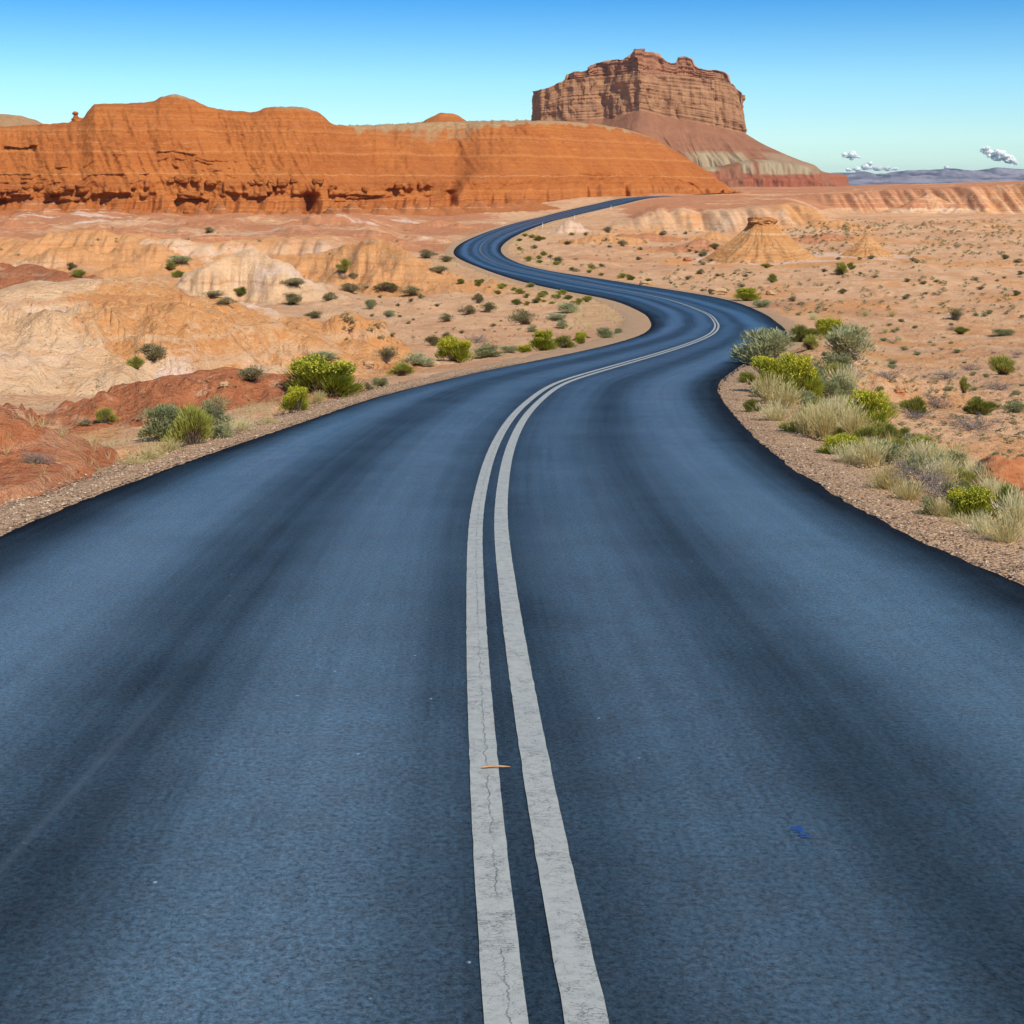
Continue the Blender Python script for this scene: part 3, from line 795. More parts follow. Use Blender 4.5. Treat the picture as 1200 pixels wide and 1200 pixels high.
# ------------------------------------------------------------------ road, lines, shoulders
ry = [-4.5]
while ry[-1] < 500:
    ry.append(ry[-1] + max(0.10, 0.0045 * ry[-1]))
ry = np.array(ry)
rc = Xc(ry); slope = dXc(ry); kx = np.sqrt(1 + slope ** 2)
arc = np.concatenate([[0], np.cumsum(np.hypot(np.diff(rc), np.diff(ry)))]) - 4.5
zr_ = EYE - drop(ry)
_hf = 0.022 * fbm(ry * 5.0, ry * 0 + 9, 3, 24)
el = Xl(ry) + _hf + 0.025 * fbm(ry * 1.3, ry * 0 + 2, 3, 21) * np.clip(8 / np.maximum(ry, 8), 0.4, 1)
er = Xr(ry) + 0.024 * fbm(ry * 4.4, ry * 0 + 3, 3, 26) + 0.04 * fbm(ry * 0.9, ry * 0 + 5, 3, 22)
def strip(name, xs_list, zs_list, mat, parent=None, uvs=None):
    nc = len(xs_list)
    V = np.stack([np.stack(xs_list, 1), np.repeat(ry[:, None], nc, 1), np.stack(zs_list, 1)], -1).reshape(-1, 3)
    fc = grid_faces(len(ry), nc)
    o = mesh_from(name, V, fc, mat, parent)
    U = (np.stack(xs_list, 1) - rc[:, None]) / kx[:, None]
    W = np.repeat(arc[:, None], nc, 1)
    uvv = np.stack([U, W], -1).reshape(-1, 2)[fc.ravel()]
    uvl = o.data.uv_layers.new(name='road')
    uvl.data.foreach_set('uv', uvv.astype(np.float32).ravel())
    return o
fr = np.concatenate([np.linspace(0, 0.24, 10), np.linspace(0.28, 0.72, 10), np.linspace(0.76, 1, 10)])
xl_ = [lerp(el, er, f) for f in fr]
def crown(f):                                        # the asphalt lip rounds off at both edges
    return -0.035 * (sstep(0.035, 0.0, f) + sstep(0.965, 1.0, f))
zl_ = [zr_ + crown(f) for f in fr]
xl_ = [el - 0.02 * kx] + xl_ + [er + 0.02 * kx]
zl_ = [zr_ - 0.12] + zl_ + [zr_ - 0.12]
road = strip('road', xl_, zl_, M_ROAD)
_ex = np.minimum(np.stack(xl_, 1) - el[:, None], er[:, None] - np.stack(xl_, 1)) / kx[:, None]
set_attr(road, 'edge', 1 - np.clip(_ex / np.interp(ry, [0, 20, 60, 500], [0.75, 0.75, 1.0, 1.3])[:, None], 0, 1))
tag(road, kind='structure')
for s in (-1, 1):
    jit = 0.0025 * fbm(ry * 9, ry * 0 + s, 2, 25)
    a = rc + s * (0.041 + jit) * kx; b = rc + s * (0.141 + jit) * kx
    if s < 0: a, b = b, a
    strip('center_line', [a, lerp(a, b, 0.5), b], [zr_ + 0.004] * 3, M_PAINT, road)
# gravel shoulders, one sheet on either side
for s in (-1, 1):
    e = el if s < 0 else er
    wid = np.interp(ry, [-5, 8, 14, 30, 60, 90, 140, 500], [1.2, 0.95, 0.75, 0.85, 1.6, 2.2, 1.6, 1.4]) if s < 0 else np.interp(ry, [-5, 8, 14, 24, 30, 60, 120, 500], [0.85, 0.85, 0.95, 0.9, 0.7, 1.3, 1.3, 1.2])
    wid = wid * (1 + 0.25 * fbm(ry * 0.5, ry * 0 + s, 3, 27))
    off = [-0.10, 0.04, 0.25, 0.5, 0.75, 1.0]
    xx = [e + s * (o if o < 0.05 else o * wid) * kx for o in off]
    zz = []
    for i, o in enumerate(off):
        g = G(xx[i], ry)
        lift = [0, 0.0, 0.040, 0.045, 0.035, -0.03][i]
        zz.append(np.where(o < 0.05, zr_ - 0.042 - 0.03 * (o < 0), np.maximum(g + lift, zr_ - 0.055 - 0.30 * o)if i < 5 else g - 0.05))
    if s < 0: xx, zz = xx[::-1], zz[::-1]
    tag(strip('gravel_shoulder', xx, zz, M_SHOULDER), kind='structure')

def stones(n, maxY):
    V, Fc = [], []
    base = np.array([(1, 0, 0), (-1, 0, 0), (0, 1, 0), (0, -1, 0), (0, 0, 1), (0, 0, -1)], float)
    tri = np.array([(0, 2, 4), (2, 1, 4), (1, 3, 4), (3, 0, 4), (2, 0, 5), (1, 2, 5), (3, 1, 5), (0, 3, 5)])
    Ys = 5 + (maxY - 5) * RNG.random(n) ** 1.6
    sd_ = RNG.random(n) < 0.5
    of = np.where(sd_, 0.75, 1.25) * RNG.random(n) ** 1.25 - 0.02
    kx_ = np.sqrt(1 + dXc(Ys) ** 2)
    Xs = np.where(sd_, Xl(Ys) - of * kx_, Xr(Ys) + of * kx_)
    Zs = np.maximum(G(Xs, Ys), EYE - drop(Ys) - 0.055 - 0.3 * of) + 0.045
    sz = 0.005 + 0.013 * RNG.random(n) ** 3
    for i in range(n):
        q = base * (sz[i] * RNG.uniform(0.6, 1.3, (6, 1)) * np.array([1.2, 1.2, 0.75]))
        a = RNG.random() * 6.3
        c, s = math.cos(a), math.sin(a)
        q = q @ np.array([[c, -s, 0], [s, c, 0], [0, 0, 1]]).T
        V.append(q + (Xs[i], Ys[i], Zs[i])); Fc.append(tri + 6 * i)
    return np.concatenate(V), np.concatenate(Fc)
v_, f_ = stones(30000, 40)
tag(mesh_from('gravel', v_, f_, M_GRAVEL, smooth=False), kind='stuff')

# ------------------------------------------------------------------ the orange ridge
def build_ridge():
    xc = np.linspace(-420, 880, 1050)
    top = pchip([-420, -200, -60, 0, 40, 70, 95, 103, 112, 150, 180, 190, 205, 222, 250, 300, 312, 345, 372, 392, 402, 450, 500, 600, 645, 690, 722, 760, 800, 830, 850, 862, 880],
                [150, 146, 147, 148, 146, 144, 141, 130, 122, 121, 118.5, 113, 110.5, 115, 126.5, 131, 126, 124.5, 131, 146, 147, 146, 143, 141, 141.5, 144.5, 149, 160, 182, 201, 216, 224, 232])(xc)
    top = top + 0.8 * fbm(xc / 9, xc * 0, 3, 101)
    Yb = rb_Y(xc) - 2
    zb = EYE - (rb_y(xc) - HOR) / F * Yb - 1.2
    # the front slope leans back; the middle is an amphitheatre between two spurs
    rec = sstep(395, 525, xc) * sstep(612, 535, xc)
    run = pchip([-420, 0, 100, 250, 380, 430, 525, 600, 640, 700, 800, 850, 880], [40, 38, 32, 34, 36, 58, 76, 62, 54, 60, 52, 30, 18])(xc)
    Yt = Yb + run
    zt = EYE + (HOR - top) / F * Yt
    nv = 190
    v = np.linspace(0, 1, nv)
    # profile: apron, ledge band, long slope, rounded rim
    hp = pchip([0, 0.10, 0.16, 0.19, 0.28, 0.34, 0.90, 0.97, 1.0], [0, 0.11, 0.19, 0.225, 0.345, 0.385, 0.93, 0.988, 1.0])(v)
    yp = pchip([0, 0.10, 0.16, 0.19, 0.28, 0.34, 0.90, 0.97, 1.0], [0, 0.17, 0.235, 0.245, 0.26, 0.30, 0.83, 0.93, 1.0])(v)
    C, Vv = np.meshgrid(xc, v)
    H = zb + (zt - zb) * hp[:, None]
    lat0 = P(C) * (Yb + run * yp[:, None])
    # plan recess of the amphitheatre: V shaped, strongest low in the gully
    gul = sstep(0, 1, 1 - np.abs(C - (527 + 14 * (Vv - 0.3))) / (13 + 105 * np.clip(Vv - 0.14, 0, 1)))
    Yv = Yb + run * yp[:, None] + 11 * gul * sstep(0.08, 0.24, Vv) * (1 - 0.85 * sstep(0.30, 1.0, Vv))
    mid = np.exp(-((C - 515) / 85) ** 2)
    Yv = Yv - 6.5 * mid * (ridged(P(C) * Yb / 9.0, Vv * 0.5, 2, 115) - 0.5) * sstep(0.42, 0.62, Vv) * (1 - sstep(0.88, 1.0, Vv))
    # rills down the fall line, slanting to the right
    sl = lat0 + 17 * Vv
    amp = sstep(0.02, 0.3, Vv) * (1 - 0.75 * sstep(0.85, 1.0, Vv))
    big = ridged(sl / 11, Vv * 0.9, 3, 110) - 0.5
    fin = ridged(sl / 2.6, Vv * 2.4, 3, 120) - 0.5
    blf = ridged((lat0 + 26 * Vv) / 44, Vv * 0.35, 2, 117) - 0.5
    Yv = Yv - 6.5 * blf * sstep(0.02, 0.2, Vv) * (1 - 0.8 * sstep(0.7, 1.0, Vv))
    Yv = Yv - amp * (1.7 * big + 0.7 * fin)
    # low buttress fans along the foot
    fan = 0.65 * ridged(lat0 / 13, Vv * 0.4, 2, 130) + 0.35 * ridged(lat0 / 4.5, Vv * 0.8, 2, 131)
    Yv = Yv - 11 * (fan - 0.42) * (1 - sstep(0.03, 0.25, Vv))
    # ledges: blocky steps that jut out in broken rows
    def ledge(v0, w, a, seed, thr):
        m = sstep(thr, thr + 0.12, gnoise(lat0 / 22, lat0 * 0 + seed, seed) + 0.8 * gnoise(lat0 / 3.3, lat0 * 0 + seed, seed + 5))
        blk = 0.7 + 0.6 * np.abs(gnoise(np.floor(lat0 / 1.9 + gnoise(lat0 / 3, lat0 * 0, seed)) * 0.73, Vv * 0 + seed, seed + 1))
        vv0 = v0 + 0.03 * gnoise(np.floor(lat0 / 4.5) * 0.77, lat0 * 0 + 2.5, seed + 3) + 0.014 * gnoise(lat0 / 9, lat0 * 0 + 0.5, seed + 2)
        s = sstep(vv0 - w, vv0 - w * 0.75, Vv) * (1 - sstep(vv0, vv0 + w * 0.8, Vv))
        return a * m * blk * s
    lft = sstep(540, 500, C)
    Yv = Yv - ledge(0.262, 0.05, 1.9, 140, -0.12) * lft
    Yv = Yv - ledge(0.205, 0.02, 1.2, 150, 0.05) * lft
    Yv = Yv - (ledge(0.42, 0.014, 0.8, 160, 0.12) + ledge(0.52, 0.013, 0.9, 170, 0.10) + ledge(0.47, 0.012, 0.8, 171, 0.2) + ledge(0.36, 0.014, 0.9, 173, 0.1)) * sstep(330, 280, C)
    Yv = Yv - ledge(0.76, 0.016, 1.6, 180, 0.1) * sstep(75, 45, C)
    # caves under the ledge band
    for cx, wd, dp in ((362, 8, 4.5), (5, 12, 2.6), (178, 4, 1.6), (527, 9, 3.0)):
        Yv = Yv + dp * np.exp(-((C - cx) / wd) ** 2) * sstep(0.03, 0.07, Vv) * (1 - sstep(0.19, 0.22, Vv))
    H = H + 3.4 * (fan - 0.5) * sstep(0.0, 0.07, Vv) * (1 - sstep(0.13, 0.20, Vv))
    H = H + 0.25 * fbm(lat0 / 3, Vv * 12, 3, 190) * amp
    Yv = Yv - 0.30 * fbm(lat0 / 1.7, H / 1.1, 4, 192, 0.65) * amp
    Xv = P(C) * Yv
    front = np.stack([Xv, Yv, H], -1)
    # back side: over the flat top and down again
    nb = 14
    back = []
    for i in range(1, nb + 1):
        t = i / nb
        Yk = Yt + 70 * t
        Hk = zt - 0.6 * np.clip(t * 3, 0, 1) - (zt - zb + 6) * sstep(0.35, 1.0, t) + 0.35 * fbm(P(xc) * Yk / 7, xc * 0 + t * 9, 2, 195) * (t < 0.9)
        back.append(np.stack([P(xc) * Yk, Yk, Hk], -1))
    A = np.concatenate([front, np.array(back)], 0)
    n = A.shape
    o = mesh_from('ridge', A.reshape(-1, 3), grid_faces(n[0], n[1]), M_RIDGE)
    uu = np.concatenate([sl, np.repeat(P(xc)[None] * Yt, nb, 0)], 0)
    vv = np.concatenate([H, np.array([b[:, 2] for b in back])], 0)
    dome = np.exp(-((C - 207) / 22) ** 2) + np.exp(-((C - 345) / 36) ** 2)
    rim = sstep(392, 420, C) * sstep(860, 690, C) * 1.0
    cap = dome * sstep(0.90, 0.99, Vv) + rim * sstep(0.86 - 0.10 * mid, 0.99 - 0.06 * mid, Vv - 0.05 * fbm(lat0 / 3, lat0 * 0, 3, 199))
    cap = np.maximum(cap, 0.50 * mid * sstep(0.42, 0.85, Vv) + 0.22 * fbm(lat0 / 2.2, H / 6, 3, 198) * mid)
    cap = np.concatenate([cap, np.ones((nb, n[1]))], 0)
    set_attr(o, 'uu', uu); set_attr(o, 'vv', vv); set_attr(o, 'cap', cap)
    tag(o, kind='structure')
    return o, front, xc, v
ridge, RFRONT, RXC, RV = build_ridge()

def hill(name, pts, Yd, depth, mat, capv=0.0, base=None):
    """a low rounded hill behind the ridge: skyline points in the photo, distance, depth"""
    a = np.array(pts, float)
    xc = np.linspace(a[0, 0], a[-1, 0], 90)
    top = pchip(a[:, 0], a[:, 1])(xc)
    zt = EYE + (HOR - top) / F * Yd
    zb = EYE + (HOR - a[:, 1].max() - 10) / F * Yd - 4
    rows = []
    for t in np.linspace(-1, 1, 40):
        Yk = Yd + depth * t
        X = P(xc) * Yd
        z = zb + (zt - zb) * (1 - abs(t) ** 2.2) + 0.5 * fbm(X / 8, X * 0 + t * 3, 3, 210) * (1 - abs(t))
        rows.append(np.stack([X, np.full_like(X, Yk), z], -1))
    A = np.array(rows)
    o = mesh_from(name, A.reshape(-1, 3), grid_faces(A.shape[0], A.shape[1]), mat)
    set_attr(o, 'uu', A[..., 0]); set_attr(o, 'vv', A[..., 2]); set_attr(o, 'cap', np.full(A.shape[:2], capv))
    return tag(o, kind='structure')
hill('hill', [(-300, 150), (-120, 141), (-40, 136), (10, 135), (28, 137), (42, 143), (60, 152)], 520, 40, M_RIDGE, 0.75)
hill('hill', [(488, 148), (497, 142), (508, 136.5), (518, 133), (530, 134), (541, 138), (552, 146)], 560, 18, M_RIDGE, 0.1)

# ------------------------------------------------------------------ butte
def build_butte():
    Yc = 1600.0
    k = Yc / F
    def px(x): return (x - 600) * k
    # plan outline, anticlockwise from the left end; the prow at column 745 points to the camera
    out = [(px(624), 1630), (px(634), 1600), (px(660), 1590), (px(690), 1584), (px(706), 1588), (px(720), 1578), (px(736), 1566), (px(748), 1560), (px(757), 1568),
           (px(775), 1580), (px(800), 1586), (px(830), 1592), (px(855), 1598), (px(872), 1604), (px(876), 1622), (px(872), 1660), (px(850), 1700), (px(790), 1730), (px(720), 1735), (px(650), 1700), (px(628), 1662)]
    a = np.array(out)
    L = np.concatenate([[0], np.cumsum(np.hypot(*(np.roll(a, -1, 0) - a).T))])
    N = 900
    # denser where it is seen
    s = np.linspace(0, L[-1], N, endpoint=False)
    ax = np.interp(s, L, np.append(a[:, 0], a[0, 0])); ay = np.interp(s, L, np.append(a[:, 1], a[0, 1]))
    c0 = np.array([px(750), 1645.0])
    tx = np.roll(ax, -1) - np.roll(ax, 1); ty = np.roll(ay, -1) - np.roll(ay, 1)
    ln = np.hypot(tx, ty)
    nx, ny = ty / ln, -tx / ln                       # outward
    col = 600 + ax / k
    def zpx(y): return EYE + (HOR - y) * k
    wb = zpx(pchip([600, 624, 690, 733, 748, 770, 830, 873, 890], [141, 141, 140, 134, 131, 136, 146, 155, 156])(col))
    wt = zpx(pchip([600, 622, 640, 655, 663, 747, 857, 866, 874, 890], [105.5, 105.5, 103.5, 97, 94.5, 89, 97, 104.5, 110, 111])(col))
    ct_tab = pchip([600, 621, 640, 655, 662, 664, 685, 698, 712, 728, 738, 742, 748, 755, 772, 775.5, 784, 793, 796.5, 804, 812, 814.5, 822, 848, 856, 858.5, 866, 874, 890],
                   [105, 105, 103, 96.5, 93, 86.5, 83, 76, 71.5, 70.5, 65, 61, 60, 63, 62.5, 69, 73, 74.5, 68, 66.5, 69, 76, 80.5, 82.5, 88, 97, 104, 110, 111])
    rows, lev = [], []
    seen = (ay < 1650)
    def row(off, z, l):
        rows.append(np.stack([ax + nx * off, ay + ny * off, z], -1)); lev.append(np.full(N, l) if np.isscalar(l) else l)
    # talus skirt
    rgt = sstep(px(780), px(890), ax)
    foot = zpx(219)
    ext = 62 + 50 * rgt + 14 * gnoise(s / 60, s * 0, 220)
    fan = ridged(s / 34, s * 0 + 1, 3, 221)
    for t in np.linspace(0, 1, 60)[:-1]:
        # concave scree over a steeper red foot
        zf = pchip([0, 0.10, 0.16, 0.34, 0.42, 0.55, 0.75, 1.0], [0, 0.10, 0.20, 0.28, 0.40, 0.48, 0.70, 1.0])(t)
        of = ext * pchip([0, 0.10, 0.16, 0.34, 0.42, 0.55, 0.75, 1.0], [1.0, 0.97, 0.955, 0.72, 0.64, 0.52, 0.26, 0.0])(t)
        of = of + (9 * (fan - 0.5) + 5.0 * (ridged(s / 9 + t, s * 0 + t * 1.5, 2, 222) - 0.5)) * math.sin(math.pi * min(1, t * 1.15))
        row(of, foot + (wb - foot) * zf, t * 0.98)
    # main wall with vertical joints and thin ledges
    def blk(t):
        return 3.0 * gnoise(np.floor(s / 11 + 1.5 * gnoise(s / 30, s * 0 + t * 2, 234)) * 0.71, s * 0 + 0.4 + t * 1.3, 235) + 1.5 * gnoise(np.floor(s / 4.3 + 0.6 * math.floor(t * 5)) * 0.83, s * 0 + 0.7 + math.floor(t * 5) * 0.37, 236)
    joints = 5.0 * (ridged(s / 37, s * 0 + 4, 4, 230) - 0.55) + 1.5 * gnoise(s / 5, s * 0, 231)
    nw = 70
    for i in range(nw):
        t = i / (nw - 1)
        led = 0.7 * gnoise(np.full(N, t * 17.0), s / 160, 232) + 0.5 * gnoise(np.full(N, t * 43.0), s / 60, 233)
        rows_off = -2.0 * t + blk(t) * 0.8 + 2.2 * gnoise(s / 8, s * 0 + t * 3.1, 237) + 0.6 * joints * (0.4 + 0.6 * math.sin(math.pi * min(1, t * 1.2))) + led
        row(rows_off, wb + (wt - wb) * t, 1 + t)
    # bench and cap cliff
    ct = np.maximum(zpx(ct_tab(col)) + 1.1 * gnoise(np.floor(s / 6) * 0.77, s * 0, 246), wt + 0.4)
    jc = 4.0 * (ridged(s / 17, s * 0 + 8, 4, 240) - 0.55)
    nc = 34
    for i in range(nc):
        t = i / (nc - 1)
        led = 1.6 * gnoise(np.full(N, t * 9.0), s / 70, 241)
        row(-5.5 - 4 * t + 1.3 * blk(1 + 0.6 * t) + jc + led, wt + 0.5 + (ct - wt - 0.5) * t, 2.1 + 0.85 * t)
    # top, closing to the middle line
    R0 = rows[-1]
    for t in np.linspace(0.06, 1, 14):
        tgt = np.stack([R0[:, 0] * 0.93 + c0[0] * 0.07, np.full(N, c0[1]), R0[:, 2]], -1)
        q = lerp(R0, tgt, t)
        cc = 600 + q[:, 0] / (q[:, 1] / F)
        q[:, 2] = zpx(ct_tab(600 + q[:, 0] / k)) + 1.2 * gnoise(q[:, 0] / 9, q[:, 1] / 9, 245) - 3 * t
        rows.append(q); lev.append(np.full(N, 3.1))
    A = np.array(rows)
    o = mesh_from('butte', A.reshape(-1, 3), grid_faces(A.shape[0], N, wrap=True), M_BUTTE)
    set_attr(o, 'uu', np.repeat(s[None], A.shape[0], 0)); set_attr(o, 'lev', np.array(lev))
    return tag(o, kind='structure')
build_butte()

# low bench that runs out to the right from the butte's foot
def butte_bench():
    k = 1500 / F
    xc = np.linspace(795, 992, 160)
    top = pchip([795, 840, 893, 917, 941, 962, 970, 977, 984, 992], [196, 195, 186, 187.5, 191, 197, 203, 210, 217, 222])(xc)
    rows = []; vs = np.linspace(0, 1, 60)
    for v in vs:
        zt = EYE + (HOR - top) * k
        zf = EYE + (HOR - 224) * k
        hp = float(pchip([0, 0.1, 0.3, 0.38, 0.7, 1], [0, 0.12, 0.40, 0.45, 0.9, 1])(v)); yp = float(pchip([0, 0.1, 0.3, 0.38, 0.7, 1], [0, 0.1, 0.16, 0.34, 0.6, 1])(v))
        X = (xc - 600) * k
        Yk = 1470 + 70 * yp - 7 * (ridged(X / 16, X * 0 + v, 3, 250) - 0.5) * math.sin(math.pi * min(1, v * 1.3))
        rows.append(np.stack([X, Yk, zf + (zt - zf) * hp + 0 * X], -1))
    for t in (0.3, 0.7, 1.0):
        rows.append(np.stack([(xc - 600) * k, np.full_like(xc, 1540 + 50 * t), EYE + (HOR - top) * k - 14 * t], -1))
    A = np.array(rows)
    o = mesh_from('hill', A.reshape(-1, 3), grid_faces(A.shape[0], A.shape[1]), M_BUTTE)
    lev = np.repeat(np.concatenate([vs * 0.9, [0.9] * 3])[:, None], A.shape[1], 1)
    set_attr(o, 'uu', A[..., 0] * 1.0 + 300); set_attr(o, 'lev', lev)
    tag(o, kind='structure')
butte_bench()

# ------------------------------------------------------------------ far mountains
def build_mountains():
    xs_ = np.linspace(760, 1900, 640); yk = np.linspace(10500, 14500, 70)
    A = []
    top = pchip([760, 985, 1000, 1010, 1030, 1060, 1090, 1110, 1140, 1170, 1200, 1300, 1500, 1900], [203, 203, 202.5, 201, 204, 200.5, 199.5, 198, 200, 197, 198.5, 196, 198, 205])
    for Yk in yk:
        X = P(xs_) * Yk
        env = math.sin(math.pi * min(1, (Yk - 10500) / 4000 * 0.62 + 0.02))
        base = EYE + (HOR - top(xs_)) / F * Yk + 35
        r = ridged(X / 700, np.full_like(X, Yk / 700), 4, 260)
        z = -25 + (base + 10) * env * (0.55 + 0.5 * r)
        z = z + 34 * ridged(X / 160, np.full_like(X, Yk / 160), 3, 265) * env
        A.append(np.stack([X, np.full_like(X, Yk), np.minimum(z, EYE + (HOR - top(xs_)) / F * Yk + 9 * gnoise(X / 120, X * 0 + Yk / 500, 268))], -1))
    A = np.array(A)
    o = mesh_from('mountains', A.reshape(-1, 3), grid_faces(A.shape[0], A.shape[1]), M_MOUNT)
    tag(o, kind='structure')
build_mountains()

# ------------------------------------------------------------------ capped mounds on the right plain
def cone_mound(name, x, yb, wpx, yt, hgt_scale=1.0, cap=False):
    c = hit(x, yb - 4)[0]
    k = c[1] / F
    Rm, Hm = wpx / 2 * k, (yb - yt) * k * hgt_scale
    n, m = 220, 70
    th = np.linspace(0, 2 * math.pi, n, endpoint=False)
    rows, vv = [], []
    for i in range(m):
        t = i / (m - 1)
        r = Rm * (1 - t) ** 1.25 * 0.82 + (0.19 if cap else 0.03) * Rm
        rl = fbm(np.cos(th) * 2.1, np.sin(th) * 2.1 + t * 1.2, 5, 270, 0.62) * 0.8 + 0.16 * (ridged(np.cos(th) * 5, np.sin(th) * 5 + t * 2.0, 3, 272) - 0.5)
        r = r * (1 + 0.20 * rl * (1 - t * 0.5))
        z = Hm * t - 0.5 * (1 - t) + 0 * th
        rows.append(np.stack([r * np.cos(th), r * np.sin(th) * 0.9, z], -1)); vv.append(z)
    rows.append(np.stack([0 * th, 0 * th, 0 * th + Hm + 0.05], -1)); vv.append(0 * th + Hm)
    A = np.array(rows)
    o = mesh_from(name, A.reshape(-1, 3), grid_faces(A.shape[0], n, wrap=True), M_MOUND, loc=(c[0], c[1], c[2]))
    set_attr(o, 'uu', np.repeat((th * Rm)[None] * 0.8, A.shape[0], 0)); set_attr(o, 'vv', np.array(vv))
    return o, Rm, Hm
def rock(name, r, mat, seed, parent=None, loc=None, squash=(1, 1, 1), rough=0.25, n=28, m=18, block=0.0):
    th = np.linspace(0, 2 * math.pi, n, endpoint=False)
    A = []
    for i in range(m + 1):
        ph = math.pi * i / m
        x, y, z = np.sin(ph) * np.cos(th), np.sin(ph) * np.sin(th), np.cos(ph) + 0 * th
        if block:
            q = (np.abs(x) ** (2 + block) + np.abs(y) ** (2 + block) + np.abs(z) ** (2 + block)) ** (-1 / (2 + block))
            x, y, z = x * q, y * q, z * q
        d = 1 + rough * (gnoise(x * 1.6 + seed, y * 1.6 + z * 2.1, 280) + 0.5 * gnoise(x * 4 + seed, y * 4 + z * 4.3, 281)) + 0.10 * rough * gnoise(z * 14, th * 0 + seed, 282)
        A.append(np.stack([x * d * r * squash[0], y * d * r * squash[1], z * d * r * squash[2]], -1))
    A = np.array(A)
    o = mesh_from(name, A.reshape(-1, 3), grid_faces(m + 1, n, wrap=True), mat, parent, loc=loc)
    set_attr(o, 'uu', A[..., 0]); set_attr(o, 'vv', A[..., 2])
    return o
mA, ra, ha = cone_mound('mound', 893, 309, 138, 263, 1.0, True)
rock('cap_rock', ra * 0.17, M_CAP, 3.0, mA, (-0.45, -0.25, ha - 0.10), (0.95, 1.0, 0.42), 0.30, 40, 24, 2.0)
rock('cap_rock', ra * 0.145, M_CAP, 9.0, mA, (0.55, 0.0, ha - 0.02), (1.1, 1.0, 0.40), 0.3, 40, 24, 1.0)
tag(mA, kind='structure')
mB, rb, hb = cone_mound('mound', 1016, 304, 84, 277)
tag(mB, kind='structure')

# ------------------------------------------------------------------ boulders
def place_rock(x, y, wpx, label, mat, seed, sq=(1, 0.9, 0.6), rough=0.28, block=1.5, group=None, cat='boulder', sink=0.25):
    c = hit(x, y)[0]
    r = wpx / 2 * c[1] / F
    o = rock('boulder', r, mat, seed, None, (c[0], c[1] + r * 0.3, c[2] + r * sq[2] * (1 - 2 * sink) * 0.8), sq, rough, 40, 26, block)
    return tag(o, label, cat, group)
place_rock(1184, 582, 72, 'big flat-topped red boulder at the right picture edge behind the roadside bushes', M_REDROCK, 1.0, (1.0, 1.0, 0.85), 0.16)
place_rock(905, 346, 13, 'pale tan boulder by the outer edge of the right-hand bend', M_TANROCK, 2.0, (1.0, 0.8, 0.55))
place_rock(842, 345, 20, 'yellowish boulder pair of tan stone beside the road before the second bend', M_TANROCK, 4.0, (1.0, 0.7, 0.5))
place_rock(757, 334, 15, 'flat cream stone lying beside the paved road widening', M_TANROCK, 5.0, (1.0, 0.8, 0.4))
place_rock(432, 430, 12, 'grey-tan boulder half buried between the big rabbitbrush and the olive bush', M_TANROCK, 6.0, (1.0, 0.8, 0.7))
place_rock(262, 452, 11, 'small pale stone on the red clay hump left of the road', M_TANROCK, 7.0, (1.0, 0.8, 0.6))
place_rock(806, 306, 9, 'rounded orange boulder at the left foot of the capped mound', M_REDROCK, 8.0, (1.0, 0.8, 0.7))
place_rock(1055, 462, 12, 'dark red stone on the sand among dead shrubs right of the road', M_REDROCK, 12.0, (1.0, 0.8, 0.6))
def ridge_rock(col, v, wpx, label, seed, sq=(1, 0.8, 0.7), cat='boulder', group=None, name='boulder', mat=None):
    j = int(np.argmin(abs(RXC - col))); i = int(np.argmin(abs(RV - v)))
    p = RFRONT[i, j]
    r = wpx / 2 * p[1] / F
    o = rock(name, r, mat or M_BLOCK, seed, None, (p[0], p[1] - r * 0.35, p[2] + r * 0.2), sq, 0.22, 26, 18, 2.0)
    return tag(o, label, cat, group)
ridge_rock(223, 0.055, 15, 'large round orange boulder standing alone at the foot of the ridge', 1.5, (0.9, 0.9, 1.2))
ridge_rock(223, 0.165, 26, 'wide flat orange slab boulder on the ledge above the round boulder', 1.9, (1.0, 0.8, 0.35))
for i in range(22):
    colx = [3, 12, 22, 32, 45, 60, 72, 85, 200, 208, 216, 232, 246, 296, 306, 318, 330, 345, 372, 392, 430, 470][i]
    ridge_rock(colx + random.uniform(-3, 3), 0.275 + random.uniform(-0.03, 0.02), random.uniform(7, 13), 'orange block in the broken rock ledge low on the ridge face', 20 + i * 1.7,
               (1, 0.9, random.uniform(0.5, 0.9)), 'boulder', 'ledge blocks along the ridge')
# the hoodoo on the skyline
hz = (HOR - 143) / F * 372 + EYE
_hp = RFRONT[-1, int(np.argmin(abs(RXC - 88)))]
hd = empty('hoodoo', (_hp[0], _hp[1] + 1.0, _hp[2]), 0, 'slim dark red rock pillar on the left skyline of the ridge', 'rock pillar')
rock('base', 1.6, M_BLOCK, 3.3, hd, (0.3, 0, -0.3), (1.1, 1, 0.9), 0.3, 20, 14)
rock('shaft', 0.75, M_BLOCK, 4.3, hd, (-0.1, 0, 0.9), (0.9, 0.9, 1.3), 0.3, 20, 14)
rock('cap', 0.7, M_BLOCK, 5.1, hd, (-0.25, 0, 2.1), (1.1, 0.9, 0.7), 0.3, 20, 14)

